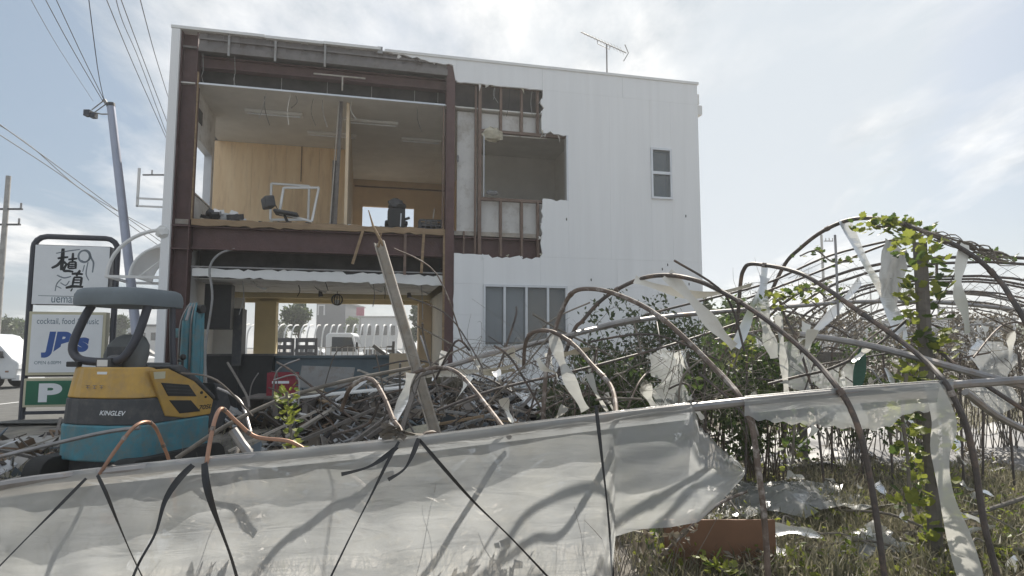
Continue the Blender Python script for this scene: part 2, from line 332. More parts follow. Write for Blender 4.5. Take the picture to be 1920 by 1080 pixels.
# ------------------------------------------------------------ ground
rng = random.Random(7)
def vnoise(x, y):
    return (math.sin(x*1.7+y*0.9)+math.sin(x*0.8-y*2.1+1.3)+math.sin(x*3.1+y*2.7+2.2)*0.5+math.sin(-x*4.3+y*3.9)*0.3) / 2.8
def gz(x, y):
    q = Vector((x, y, 0)) - P0; s = q.dot(fn); u = q.dot(fd)
    m = 0.78 * math.exp(-(((x + 1.3) / 3.0) ** 2)) * math.exp(-(((s + 1.6) / 1.5) ** 2)) * smoothstep(-0.3, 0.3, -s)
    b = 0.05 * vnoise(x, y) * smoothstep(14, 10, abs(x)) * smoothstep(3, 4, y) * smoothstep(0.2, -0.4, s if 0 < u < 11 else s - 6)
    return m + b
def build_ground():
    xs = sorted(set([-700, -500, -260, -140, -80, -50, -34] + [round(-24 + i * 2, 2) for i in range(6)] + [round(-12 + i * 0.22, 2) for i in range(120)] + [15, 18, 22, 28, 40, 70, 140, 300, 500, 700]))
    ys = sorted(set([-60, -30, -12, -5, 0] + [round(2 + i * 0.2, 2) for i in range(72)] + [17, 18, 20, 23, 27, 33, 42, 60, 90, 150, 300, 500, 900]))
    mb = MB(); nx = len(xs)
    mb.v = [Vector((x, y, gz(x, y))) for y in ys for x in xs]
    mb.f = [(j*nx+i, j*nx+i+1, (j+1)*nx+i+1, (j+1)*nx+i) for j in range(len(ys)-1) for i in range(nx-1)]; mb.smooth = True
    g = obj('ground', mb, 'earth', recalc=False); g['kind'] = 'structure'
    for md in list(g.modifiers): g.modifiers.remove(md)
    rd = MB(); rd.v = [Vector(p) for p in [(-60, 13.2, 0.055), (-7.6, 12.6, 0.055), (-6.9, 21, 0.055), (-5.5, 30, 0.055), (60, 46, 0.055), (60, 30, 0.055), (4, 19.6, 0.055), (-6, 18.6, 0.05), (-60, 60, 0.055)]]
    mb2 = MB().add([(-70, 12.9, 0.06), (-7.2, 12.9, 0.06), (-8.6, 19.2, 0.06), (-70, 19.2, 0.06)], [(0, 1, 2, 3)]).add([(-70, 19.2, 0.06), (-8.6, 19.2, 0.06), (70, 37, 0.06), (70, 62, 0.06), (-70, 40, 0.06)], [(0, 1, 2, 3, 4)])
    a = obj('parking_lot', mb2, 'asphalt', recalc=False); a['kind'] = 'structure'
    mk = MB()
    for i in range(7):
        x = -30 + i * 2.7; mk.add([(x, 15, 0.066), (x+0.13, 15, 0.066), (x+0.13, 19, 0.066), (x, 19, 0.066)], [(0, 1, 2, 3)])
    k = obj('bay_marking', mk, 'white_paint', recalc=False); k['kind'] = 'structure'
build_ground()

# ------------------------------------------------------------ building
B = thing('steel_frame_building', 'white two storey steel framed building with half its front wall torn away', 'building', P0, FA)
HT = 7.74; LEN = 11.06; DEP = 6.7; ZF = 4.02; ZC = 6.66
def bp(name, m, *boxes, **k):
    mb = MB()
    for b in boxes: mb.box(*b)
    return obj(name, mb, m, B, **k)
def torn(poly, torn_edges, amp=0.05, step=0.09):
    o = []
    n = len(poly)
    for i in range(n):
        a = poly[i]; b = poly[(i+1) % n]; o.append(a)
        if i in torn_edges:
            L = math.hypot(b[0]-a[0], b[1]-a[1]); k = max(2, int(L/step)); nx, nz = -(b[1]-a[1])/L, (b[0]-a[0])/L
            for j in range(1, k):
                t = (j + rng.uniform(-.3, .3)) / k; e = rng.uniform(-amp, amp) * rng.random()
                o.append((a[0]+(b[0]-a[0])*t+nx*e, a[1]+(b[1]-a[1])*t+nz*e))
    return o
def panel(poly, edges=(), name='siding_panel', m='siding', s0=-0.045, s1=0.0, amp=0.05):
    p = torn(poly, edges, amp) if edges else poly
    mb = MB().prism(p, lambda u, z: (u, s0, z), lambda u, z: (u, s1, z)); return obj(name, mb, m, B)
g = 0.002
# remaining front cladding, panel by panel
for (u0, u1) in [(5.44, 7.32), (7.32, 9.2), (9.2, 11.06)]:
    panel([(u0+g, 7.17), (u1-g, 7.17), (u1-g, HT-0.06), (u0+g, HT-0.06)], (0,) if u0 < 7 else (), amp=0.03)
panel([(3.9, 7.66), (4.4, 7.62), (5.0, 7.54), (5.36, 7.52), (5.42, 7.2), (5.44, 7.2), (5.44, HT-0.06), (3.9, HT-0.06)], (0, 1, 2), amp=0.03)
panel([(7.30, 6.22), (7.9, 6.20), (7.9, 7.17-g), (7.33, 7.17-g)], (0, 3), amp=0.06)
panel([(7.26, 3.50), (7.9-g, 3.50), (7.9-g, 4.75), (7.32, 4.76)], (2, 3), amp=0.05)
for (u0, u1) in [(7.9, 8.87), (8.87, 9.85), (10.36, 11.06)]:
    panel([(u0, 3.5), (u1-g, 3.5), (u1-g, 7.17-g), (u0, 7.17-g)])
panel([(9.85, 3.5), (10.36-g, 3.5), (10.36-g, 4.9), (9.85, 4.9)]); panel([(9.85, 6.07), (10.36-g, 6.07), (10.36-g, 7.17-g), (9.85, 7.17-g)])
for z0, z1 in [(0.12, 0.98), (0.98, 1.60), (1.60, 2.25), (2.25, 2.89), ]:
    panel([(5.42, z0), (6.03-g, z0), (6.03-g, z1-g), (5.42, z1-g)], (3,), amp=0.015)
panel([(5.42, 2.89), (6.03-g, 2.89), (6.03-g, 3.50), (5.42, 3.52)], (2,), amp=0.03)
panel([(6.03, 2.89), (7.26-g, 2.89), (7.26-g, 3.48), (6.03, 3.50)], (2,), amp=0.07)
panel([(7.26, 2.89), (9.0-g, 2.89), (9.0-g, 3.5-g), (7.26, 3.5-g)]); panel([(9.0, 2.89), (11.06, 2.89), (11.06, 3.5-g), (9.0, 3.5-g)])
for u0, u1 in [(7.85, 8.87), (8.87, 9.98), (9.98, 11.06)]:
    panel([(u0, 1.6), (u1-g, 1.6), (u1-g, 2.89-g), (u0, 2.89-g)]); panel([(u0, 0.12), (u1-g, 0.12), (u1-g, 1.6-g), (u0, 1.6-g)])
panel([(6.03, 0.12), (6.95-g, 0.12), (6.95-g, 1.6-g), (6.03, 1.6-g)]); panel([(6.95, 0.12), (7.85-g, 0.12), (7.85-g, 1.6-g), (6.95, 1.6-g)])
bp('sheathing', 'plaster', (7.95, 11.0, 0.004, 0.07, 3.5, 4.88), (7.95, 9.8, 0.004, 0.07, 4.88, 6.1), (10.4, 11.0, 0.004, 0.07, 4.88, 6.1), (7.4, 11.0, 0.004, 0.07, 6.25, 7.6), (5.5, 11.0, 0.004, 0.07, 2.92, 3.44), (7.9, 11.0, 0.004, 0.07, 0.1, 2.92), (5.5, 5.98, 0.004, 0.07, 0.1, 2.92), (5.98, 7.9, 0.004, 0.07, 0.1, 1.55))
bp('foundation', 'concrete', (-0.06, 11.06, -0.02, 0.1, -0.2, 0.115), (10.9, 11.09, 0.1, DEP, -0.2, 0.115))
bp('ground_floor', 'concrete', (0.1, 10.9, 0.1, DEP, -0.1, 0.22))
# parapet cap
for (u0, u1, z) in [(-0.07, 1.62, HT), (1.625, 2.72, HT-0.012), (2.725, 3.86, HT-0.004), (3.94, 7.5, HT-0.03), (7.505, 11.09, HT-0.028)]:
    bp('parapet_cap', 'white_paint', (u0, u1, -0.07, 0.16, z-0.055, z))
bp('cap_stub', 'grey_steel', (3.80, 3.90, -0.05, 0.1, HT-0.13, HT+0.015))
# side walls, rear wall
def holed(name, m, axis, c0, c1, a0, a1, z0, z1, holes):
    mb = MB(); cuts = sorted(set([a0, a1] + [h[0] for h in holes] + [h[1] for h in holes]))
    for i in range(len(cuts)-1):
        p, q = cuts[i], cuts[i+1]; mid = (p+q)/2; hs = sorted([h for h in holes if h[0] <= mid <= h[1]], key=lambda h: h[2]); z = z0
        for h in hs + [(0, 0, z1, z1)]:
            if h[2] - z > 1e-4: mb.box(*((c0, c1, p, q, z, h[2]) if axis == 'u' else (p, q, c0, c1, z, h[2])))
            z = h[3]
    return obj(name, mb, m, B)
bp('corner_trim', 'siding', (-0.055, 0.095, -0.06, 0.30, 0.1, HT-0.06))
holed('side_wall', 'siding', 'u', 0.22, 0.335, 0.305, 1.9, 0.1, HT-0.06, [(0.31, 1.70, 4.58, 5.74), (0.7, 1.6, 0.8, 2.3)])
holed('side_wall', 'siding', 'u', -0.055, 0.055, 1.905, DEP, 0.1, 3.9, [(2.0, 3.2, 0.8, 2.3)])
holed('side_wall', 'siding', 'u', -0.16, -0.055, 3.62, DEP, 3.905, HT-0.06, [])
bp('wall_return', 'siding', (0.056, 0.335, 1.905, 1.96, 0.1, 3.9))
holed('side_wall', 'siding', 'u', 10.96, 11.055, 0.08, DEP, 0.1, HT-0.06, [])
holed('rear_wall', 'tan_wall', 's', DEP-0.14, DEP, 0.055, 10.96, ZF-0.6, HT-0.06, [(3.55, 5.1, 4.3, 5.86), (6.6, 8.0, 4.6, 5.8)])  # rear openings enlarged and added to bring more light into the upper room
holed('rear_wall', 'cream', 's', 5.1, 5.3, 0.055, 10.96, 0.22, ZF-0.605, [(0.22, 0.98, 0.3, 2.78), (1.34, 5.2, 0.3, 2.78), (5.62, 5.85, 0.9, 2.9)])
bp('roof_deck', 'roof_grey', (0.06, 10.95, 0.075, DEP-0.15, 7.38, 7.42))
# parapet interior, purlins, roof edge beam
mb = MB()
for i in range(34):
    u = 0.42 + i * 0.144; mb.prism([(u, 7.43), (u+0.144, 7.43), (u+0.144, 7.685), (u, 7.685)], lambda a, z: (a, 0.015 + 0.02 * (i % 2), z), lambda a, z: (a, 0.034 + 0.02 * (i % 2), z))
obj('roof_sheet', mb, 'roof_grey', B)
bp('purlin', 'roof_grey', (0.42, 5.25, -0.02, 0.06, 7.30, 7.428)); bp('purlin', 'roof_grey', (0.42, 5.25, -0.02, 0.013, 7.535, 7.575))
bp('roof_beam', 'red_steel', (0.42, 5.25, 0.16, 0.34, 7.05, 7.07), (0.42, 5.25, 0.24, 0.26, 7.07, 7.26), (0.42, 5.25, 0.16, 0.34, 7.26, 7.28))
bp('void_backing', 'void_shade', (0.06, 5.5, 0.5, 0.54, ZC+0.03, 7.375)); bp('void_backing', 'void_shade', (5.5, 10.95, 0.5, 0.54, ZC+0.03, 7.375))  # dark sheets put in as the shade of the void
for (x, y0, y1) in [(430, 65, 105), (517, 75, 115), (610, 82, 125)]:
    u, z1 = FP(x, y0, -0.04); _, z0 = FP(x, y1, -0.04); bp('bracket', 'grey_steel', (u-0.02, u+0.02, -0.045, -0.021, z0, z1))
u, z = FP(638, 143, 0.05); bp('hanging_strip', 'wood_pale', (u-0.52, u+0.5, 0.03, 0.06, z-0.012, z+0.012), (u+0.03, u+0.06, 0.03, 0.06, z-0.30, z-0.012))
for x in (440, 380): 
    u, z1 = FP(x, 110, 0.1); obj('hanging_wire', MB().tube([(u, 0.1, 7.3), (u+0.02, 0.1, 6.95), (u-0.01, 0.12, 6.85), (u+0.04, 0.13, ZC)], 0.006, 5), 'grey_steel', B)
for u in (1.0, 1.9, 2.8, 3.7, 4.6, 5.1):
    bp('hanger_rod', 'grey_steel', (u-0.006, u+0.006, 0.4, 0.412, ZC, 7.4))
# columns: H sections
def hcol(u0, u1, s0, s1, z0, z1):
    t = 0.018; um = (u0+u1)/2
    return bp('column', 'red_steel', (u0, u1, s0, s0+t, z0, z1), (u0, u1, s1-t, s1, z0, z1), (um-0.008, um+0.008, s0+t, s1-t, z0, z1))
def hcol2(u0, u1, s0, s1, z0, z1):
    t = 0.02; sm = (s0+s1)/2
    return bp('column', 'red_steel', (u0, u0+t, s0, s1, z0, z1), (u1-t, u1, s0, s1, z0, z1), (u0+t, u1-t, sm-0.01, sm+0.01, z0, z1))
hcol2(0.10, 0.40, 0.02, 0.30, 0.22, 7.68); hcol(5.24, 5.42, 0.0, 0.24, 0.22, 7.6); hcol(0.12, 0.4, 5.32, 5.6, 0.22, 3.4); hcol(5.24, 5.44, 5.32, 5.6, 0.22, 3.4)
bp('column_plate', 'red_steel', (0.085, 0.415, 0.01, 0.31, 3.86, 3.89), (0.085, 0.415, 0.01, 0.31, 3.42, 3.45))
bp('edge_stud', 'wood_raw', (0.405, 0.43, 0.04, 0.1, 4.0, 6.9)); bp('edge_stud', 'brown_stud', (5.17, 5.2, 0.06, 0.1, 4.05, 6.64)); bp('edge_stud', 'wood_raw', (5.20, 5.24, 0.02, 0.08, 0.8, 3.9))
# floor edge, floor beam
poly = torn([(0.42, 3.90), (5.24, 3.90), (5.24, 4.02), (0.42, 4.02)], (0, 2), 0.03, 0.12)
obj('floor_edge', MB().prism(poly, lambda u, z: (u, 0.05, z), lambda u, z: (u, 0.11, z)), 'wood_raw', B)
bp('upper_floor', 'wood_pale', (0.06, 10.95, 0.115, DEP-0.15, 3.92, 4.012))
bp('floor_beam', 'red_steel', (0.42, 5.24, 0.1, 0.34, 3.45, 3.475), (0.42, 5.24, 0.21, 0.23, 3.475, 3.865), (0.42, 5.24, 0.1, 0.34, 3.865, 3.89))
bp('floor_beam', 'red_steel', (5.44, 10.9, 0.1, 0.34, 3.45, 3.475), (5.44, 10.9, 0.21, 0.23, 3.475, 3.865), (5.44, 10.9, 0.1, 0.34, 3.865, 3.89))
for s in (2.4, 4.4): bp('joist', 'red_steel', (0.1, 10.9, s, s+0.15, 3.5, 3.85))
for (x, y0, y1, lean) in [(672, 428, 495, 0.10), (760, 438, 515, 0.0), (793, 438, 512, 0.02), (845, 445, 520, 0.03)]:
    u, z1 = FP(x, y0, 0.03); _, z0 = FP(x, y1, 0.03)
    obj('stud', MB().bar((u+lean, 0.06, z1), (u-lean, 0.05, z0), 0.055, 0.03, (0, 1, 0)), 'wood_raw' if lean != 0.0 else 'brown_stud', B)
# ground floor ceiling
bp('ceiling_board', 'board', (0.45, 5.2, 0.3, 2.7, 2.90, 2.915)); bp('ceiling_board', 'board', (0.45, 5.2, 2.705, 5.09, 2.90, 2.915)); bp('ceiling_board', 'board', (5.45, 10.9, 0.3, 5.09, 2.90, 2.915))
bp('ceiling_channel', 'grey_steel', (0.44, 5.22, 0.1, 0.16, 3.10, 3.125))
poly = torn([(0.46, 2.93), (1.55, 2.90), (4.5, 2.87), (5.22, 2.86), (5.22, 3.06), (0.46, 3.08)], (0, 1, 2, 4), 0.04, 0.1)
obj('ceiling_edge', MB().prism(poly, lambda u, z: (u, 0.12, z), lambda u, z: (u, 0.18, z)), 'white_paint', B)
bp('void_backing', 'void_shade', (0.42, 5.24, 0.8, 0.84, 2.92, 3.9)); bp('void_backing', 'void_shade', (5.44, 10.9, 0.8, 0.84, 2.92, 3.9))
bp('drop_beam', 'cream', (0.1, 5.3, 3.3, 3.5, 2.78, 2.899))
bp('pillar', 'cream', (0.9, 1.42, 4.6, 5.09, 0.22, 2.78)); bp('pillar', 'tan_wall', (5.1, 5.45, 4.4, 4.8, 0.22, 2.78))
bp('interior_wall', 'plaster', (0.05, 0.75, 4.0, 4.06, 0.22, 2.89)); bp('interior_wall', 'plaster', (5.46, 5.5, 0.4, 5.09, 0.22, 2.89))
# upper room: ceiling, walls
bp('ceiling_board', 'plaster', (0.06, 3.0, 0.06, 6.5, ZC, ZC+0.025)); bp('ceiling_board', 'plaster', (3.004, 5.455, 0.06, 6.5, ZC, ZC+0.025)); bp('ceiling_board', 'plaster', (5.46, 10.9, 0.08, 6.5, ZC, ZC+0.025))
bp('ceiling_trim', 'alu', (0.44, 5.22, 0.04, 0.058, ZC-0.004, ZC+0.03))
bp('wall_lining', 'board', (0.336, 0.36, 0.32, 1.9, 4.02, 4.56), (0.336, 0.36, 1.72, 1.9, 4.56, 5.75), (0.336, 0.36, 0.32, 1.9, 5.75, ZC-0.002))
bp('wall_vent', 'dark_grey', (0.361, 0.375, 0.45, 0.72, 6.05, 6.32))
wf = bp('window_frame', 'alu', (0.215, 0.37, 1.66, 1.70, 4.58, 5.74), (0.215, 0.37, 0.32, 1.66, 4.58, 4.61), (0.215, 0.37, 0.32, 1.66, 5.71, 5.74))
for i in range(4):
    u0 = 0.06 + i * 0.80; z1 = ZC - 0.003
    bp('plywood_panel', 'plywood', (u0+0.002 - (0.12 if i == 0 else 0), min(u0+0.798, 3.18), 3.6, 3.615, 4.02, z1))
bp('wall_strip', 'brown_stud', (2.02, 2.04, 3.58, 3.598, 5.75, ZC-0.004))
bp('partition', 'tan_wall', (3.20, 3.26, 0.35, 4.9, 4.02, ZC-0.003)); bp('partition', 'tan_wall', (3.20, 3.26, 5.6, DEP-0.15, 4.02, ZC-0.003))
bp('partition', 'tan_wall', (6.30, 6.36, 3.2, DEP-0.15, 4.02, ZC-0.003))
bp('wall_trim', 'brown_stud', (3.3, 6.29, DEP-0.165, DEP-0.145, 6.44, 6.48))
u, z = FP(630, 420, 0.3); u2, z2 = FP(637, 222, 0.3)
obj('partition_post', MB().bar((u-0.02, 0.30, 4.02), (u2+0.02, 0.34, ZC), 0.07, 0.08, (0, 1, 0)), 'wood_old', B)
obj('partition_post', MB().bar((u-0.12, 0.27, 4.02), (u2-0.02, 0.285, 6.62), 0.02, 0.03, (0, 1, 0)), 'wood_pale', B)
obj('partition_post', MB().bar((u-0.06, 0.33, 4.02), (u-0.05, 0.33, 5.4), 0.10, 0.03, (0, 1, 0)), 'wood_old', B)
for (xa, ya, xb, yb) in [(460, 212, 567, 218), (645, 228, 746, 236), (577, 252, 668, 258), (752, 263, 826, 269)]:
    ua, sa = FZ(xa, ya, 6.60); ub, sb = FZ(xb, yb, 6.60); sm = (sa+sb)/2
    f = bp('ceiling_light', 'white_paint', (ua, ub, sm-0.09, sm+0.09, 6.60, ZC-0.003))
    obj('tube_lamp', MB().tube([(ua+0.05, sm, 6.585), (ub-0.05, sm, 6.585)], 0.014, 8), 'sign_white', f)
# torn bay right of the middle column
bp('lining_board', 'board', (5.5, 5.9, 0.20, 0.23, 4.03, 6.62))
bp('lining_board', 'board', (6.02, 6.40, 0.20, 0.23, 6.16, 6.62)); bp('lining_board', 'board', (6.44, 6.86, 0.20, 0.23, 6.16, 6.62)); bp('lining_board', 'board', (6.90, 7.5, 0.20, 0.23, 6.16, 6.62))
bp('lining_board', 'board', (6.02, 6.40, 0.20, 0.23, 4.03, 4.70)); bp('lining_board', 'board', (6.44, 6.86, 0.20, 0.23, 4.03, 4.70)); bp('lining_board', 'board', (6.90, 7.5, 0.20, 0.23, 4.03, 4.70))
bp('void_backing', 'void_shade', (5.46, 7.5, 0.24, 0.28, 3.45, 4.0)); bp('void_backing', 'void_shade', (5.46, 7.5, 0.26, 0.29, ZC+0.03, 7.3))
for u, wd, z0, z1 in [(5.96, 0.07, 3.5, 7.2), (5.87, 0.03, 3.5, 7.15)]:
    bp('stud', 'brown_stud', (u-wd/2, u+wd/2, 0.03, 0.13, z0, z1))
for u in (6.42, 6.88, 7.24):
    bp('stud', 'brown_stud', (u-0.025, u+0.025, 0.04, 0.12, 6.2, 7.18)); bp('stud', 'brown_stud', (u-0.025, u+0.025, 0.04, 0.12, 3.5, 4.68))
bp('stud', 'brown_stud', (5.62, 5.65, 0.05, 0.11, 3.5, 4.0))
bp('rail', 'brown_stud', (6.0, 7.9, 0.035, 0.125, 6.16, 6.22)); bp('rail', 'brown_stud', (6.0, 7.9, 0.035, 0.125, 4.68, 4.74)); bp('rail', 'brown_stud', (5.46, 7.3, 0.045, 0.115, 7.18, 7.22))
bp('window_jamb', 'alu', (7.86, 7.90, -0.05, 0.10, 4.74, 6.2)); bp('window_jamb', 'alu', (6.035, 6.05, 0.0, 0.1, 4.74, 6.16))
bp('room_wall', 'plaster', (6.365, 10.9, 3.2, 3.26, 4.02, ZC-0.003)); bp('room_wall', 'plaster', (8.6, 8.66, 0.1, 3.19, 4.02, ZC-0.003))
def lump(u, s, z, r, sq, m, name):
    mb = MB().ball((u, s, z), r, 12, 8, sq)
    for i, v in enumerate(mb.v): mb.v[i] = v + Vector((rng.uniform(-1, 1), rng.uniform(-1, 1), rng.uniform(-1, 1))) * r * 0.14
    return obj(name, mb, m, B)
u, z = FP(924, 250, 0.02); lump(u, 0.03, z-0.02, 0.24, (1, 0.35, 0.62), 'insul', 'insulation_lump')
u, z = FP(922, 362, 0.02); lump(u, 0.0, z, 0.13, (1, 0.2, 0.4), 'white_sheet', 'torn_paper')
u, z = FP(858, 298, 0.0); lump(u, -0.02, z, 0.05, (0.5, 0.3, 1.6), 'white_sheet', 'torn_paper')
# windows left in the wall
def framed(u0, u1, z0, z1, splits, axis, m_open='glass_dark', t=0.045):
    f = bp('window_frame', 'alu', (u0, u1, -0.075, 0.03, z1-t, z1), (u0, u1, -0.085, 0.03, z0, z0+t), (u0, u0+t, -0.07, 0.03, z0+t, z1-t), (u1-t, u1, -0.07, 0.03, z0+t, z1-t))
    for k, q in enumerate(splits):
        if axis == 'u': obj('mullion', MB().box(q-t*0.55, q+t*0.55, -0.065, 0.02, z0+t, z1-t), 'alu', f)
        else: obj('mullion', MB().box(u0+t, u1-t, -0.065, 0.02, q-t*0.7, q+t*0.7), 'alu', f)
    ed = [u0+t] + list(splits) + [u1-t] if axis == 'u' else [z0+t] + list(splits) + [z1-t]
    for k in range(len(ed)-1):
        d = 0.004 * (k % 2)
        b = (ed[k], ed[k+1], -0.03+d, -0.026+d, z0+t, z1-t) if axis == 'u' else (u0+t, u1-t, -0.03+d, -0.026+d, ed[k], ed[k+1])
        obj('pane', MB().box(*b), m_open, f)
    return f
f = framed(6.03, 7.85, 1.60, 2.885, (6.48, 6.95, 7.42), 'u')
bp('blind', 'siding', (6.05, 6.46, 0.12, 0.125, 1.7, 2.85), (6.5, 6.93, 0.14, 0.145, 1.7, 2.85)); bp('curtain', 'tan_wall', (6.97, 7.83, 0.16, 0.165, 1.7, 2.85))
framed(9.85, 10.36, 4.90, 6.07, (5.5,), 'z'); bp('curtain', 'counter', (9.9, 10.32, 0.14, 0.145, 4.95, 6.0))
bp('gutter_box', 'white_paint', (11.06, 11.22, 0.15, 0.45, 7.28, 7.52)); bp('gutter_box', 'white_paint', (11.06, 11.32, 0.2, 0.5, 7.05, 7.275)); bp('downpipe', 'white_paint', (11.06, 11.18, 0.22, 0.34, 6.85, 7.05))
for (x, y) in [(1250, 497), (1284, 406), (1240, 505), (1061, 412), (1290, 533), (1107, 525)]:
    u, z = FP(x, y); lump(u, -0.048, z, 0.022, (0.6, 0.3, 1.4), 'dark_grey', 'chip')
# awning on the left wall
aw = MB()
for s in (0.25, 1.5):
    aw.tube([(-0.02 - 1.0 * math.cos(a), s, 2.90 + 0.92 * math.sin(a)) for a in [i * math.pi / 20 for i in range(11)]], 0.035, 7)
    aw.tube([(-0.02 - 0.62 * math.cos(a), s, 2.90 + 0.60 * math.sin(a)) for a in [i * math.pi / 20 for i in range(11)]], 0.028, 7)
    aw.bar((-1.05, s, 2.90), (-0.05, s, 2.90), 0.05, 0.05); aw.bar((-0.5, s, 2.9), (-0.05, s, 3.3), 0.02, 0.02)
aw.bar((-1.02, 0.25, 2.9), (-1.02, 1.5, 2.9), 0.05, 0.05); aw.bar((-0.05, 0.25, 3.82), (-0.05, 1.5, 3.82), 0.05, 0.05)
a_ = obj('awning_frame', aw, 'white_paint', B)
cv = MB(); nn = 10
for i in range(nn + 1):
    a = i * math.pi / 2 / nn
    for s in (0.27, 1.48): cv.v.append(Vector((-0.02 - 0.60 * math.cos(a), s, 2.9 + 0.58 * math.sin(a))))
cv.f = [(2*i, 2*i+1, 2*i+3, 2*i+2) for i in range(nn)]; cv.smooth = True
obj('awning_skin', cv, 'film_strap', a_)
bp('wall_bracket', 'white_paint', (-0.62, -0.58, 0.3, 0.34, 4.25, 5.0), (-0.62, -0.055, 0.3, 0.34, 4.4, 4.43), (-0.62, -0.055, 0.3, 0.34, 4.25, 4.28))
lump(-0.03, -0.05, 3.72, 0.12, (1, 0.5, 1), 'white_paint', 'bracket_cap')
# dark service cupboard wall on the left, cable
bp('service_panel', 'black', (0.52, 1.02, 0.9, 1.25, 1.95, 2.86)); bp('service_panel', 'dark_grey', (0.98, 1.16, 1.4, 1.9, 1.2, 2.4))
obj('cable', MB().tube(spline([(*([FP(390, 770, -0.1)[0], -0.1, FP(390, 770, -0.1)[1]]),), (FP(385, 660, 0)[0], 0.0, FP(385, 660, 0)[1]), (FP(398, 560, 0)[0], 0.0, FP(398, 560, 0)[1]), (FP(393, 505, 0)[0], 0.0, FP(393, 505, 0)[1]), (FP(410, 477, 0.05)[0], 0.05, FP(410, 477, 0.05)[1]), (FP(440, 467, 0.2)[0], 0.2, FP(440, 467, 0.2)[1])]), 0.022, 7), 'grey_steel', B)

# ------------------------------------------------------------ things inside the building
def BW(u, s, z): return P0 + fd*u + fn*s + Vector((0, 0, z))
def inb(name, label, cat, u, s, z, rz=0, group=None): return thing(name, label, cat, BW(u, s, z), FA + rz, group)
u, z = FP(528, 408, 0.5)
ch = inb('office_chair', 'dark grey office chair tipped over on the upper floor', 'chair', u, 0.55, ZF); ch.scale = (0.95, 0.95, 0.95)
obj('backrest', MB().box(-0.28, -0.08, -0.2, 0.2, 0.42, 0.66), 'dark_grey', ch, bevel=0.03).rotation_euler = (0, R(-12), R(20))
obj('seat', MB().box(-0.2, 0.3, -0.22, 0.22, 0.26, 0.33), 'dark_grey', ch, bevel=0.03).rotation_euler = (0, R(8), 0)
obj('column', MB().tube([(0.05, 0, 0.26), (0.12, 0, 0.1)], 0.03), 'black', ch)
b_ = MB()
for i in range(5):
    a = i * 2 * math.pi / 5; b_.bar((0.12, 0, 0.1), (0.12 + 0.28*math.cos(a), 0.28*math.sin(a), 0.06), 0.05, 0.03); b_.ball((0.12 + 0.28*math.cos(a), 0.28*math.sin(a), 0.035), 0.035, 8, 5)
obj('base', b_, 'black', ch); obj('back_bar', MB().bar((-0.16, 0, 0.5), (-0.05, 0, 0.3), 0.05, 0.02), 'black', ch)
def wframe(name, label, pts4, s0, s1, col='white_paint', tk=0.045):
    mb = MB(); P = [BW(*((lambda q: (q[0], s, max(q[1], ZF+0.015)))(FP(x, y, s)))) for (x, y), s in zip(pts4, [s0, s1, s1, s0])]
    for i in range(4): mb.bar(P[i], P[(i+1) % 4], tk, 0.03, (0, 1, 0))
    return one(name, mb, col, label, 'window frame')
wframe('loose_window_frame', 'white empty window frame leaning upright behind the tipped office chair', [(507, 412), (509, 344), (580, 349), (578, 412)], 1.2, 1.45)
wframe('loose_window_frame', 'white empty window frame slanting beside the wooden partition post', [(524, 400), (532, 352), (598, 352), (585, 415)], 0.55, 0.95)
u, s_ = 0.92, 0.45
hp = inb('scrap_heap', 'heap of small metal scraps on the upper floor under the side window', 'scrap', u, s_, ZF)
for i in range(16):
    a = rng.uniform(-0.38, 0.38); mb = MB().box(-rng.uniform(.05, .17), rng.uniform(.05, .17), -0.07, 0.07, -0.02, rng.uniform(0.03, 0.09))
    o = obj('scrap', mb, rng.choice(['alu', 'dark_grey', 'white_paint', 'black', 'grey_steel']), hp); o.location = (a, rng.uniform(-.15, .15), 0.05 + rng.uniform(0, 0.2) * (1 - abs(a) / 0.4)); o.rotation_euler = (rng.uniform(-.5, .5), rng.uniform(-.5, .5), rng.uniform(0, 3))
u, z = FP(745, 415, 0.7)
mc = inb('old_machine', 'dark workshop machine with a ragged bundle on top, upper floor', 'machine', u, 0.8, ZF)
obj('base', MB().box(-0.38, 0.62, -0.25, 0.25, 0, 0.10), 'dark_grey', mc, bevel=0.01)
obj('body', MB().box(-0.20, 0.16, -0.2, 0.2, 0.10, 0.52).box(-0.26, 0.22, -0.16, 0.16, 0.16, 0.26), 'black', mc, bevel=0.025)
obj('lever', MB().bar((0.06, -0.22, 0.12), (0.07, -0.22, 0.40), 0.025, 0.02), 'alu', mc); obj('handle', MB().bar((0.16, -0.1, 0.3), (0.26, -0.1, 0.34), 0.05, 0.05), 'dark_grey', mc)
mb = MB().ball((-0.02, 0, 0.62), 0.17, 12, 8, (1.1, 0.9, 0.75))
for i, v in enumerate(mb.v): mb.v[i] = v + Vector((rng.uniform(-1, 1), rng.uniform(-1, 1), rng.uniform(-1, 1))) * 0.035
obj('bundle', mb, 'dark_grey', mc)
u, z = FP(806, 425, 0.5)
cr = inb('plastic_crate', 'black slotted plastic crate beside the middle column, upper floor', 'crate', u, 0.45, ZF)
mb = MB().box(-0.24, 0.24, -0.17, 0.17, 0.0, 0.02).box(-0.24, 0.24, -0.17, -0.155, 0.20, 0.24).box(-0.24, 0.24, -0.17, -0.155, 0.10, 0.13).box(-0.24, 0.24, -0.17, -0.155, 0.02, 0.05).box(-0.24, 0.24, 0.155, 0.17, 0.02, 0.24).box(-0.24, -0.225, -0.155, 0.155, 0.02, 0.24).box(0.225, 0.24, -0.155, 0.155, 0.02, 0.24)
for k in range(5): mb.box(-0.24 + k*0.113, -0.213 + k*0.113, -0.169, -0.156, 0.05, 0.2)
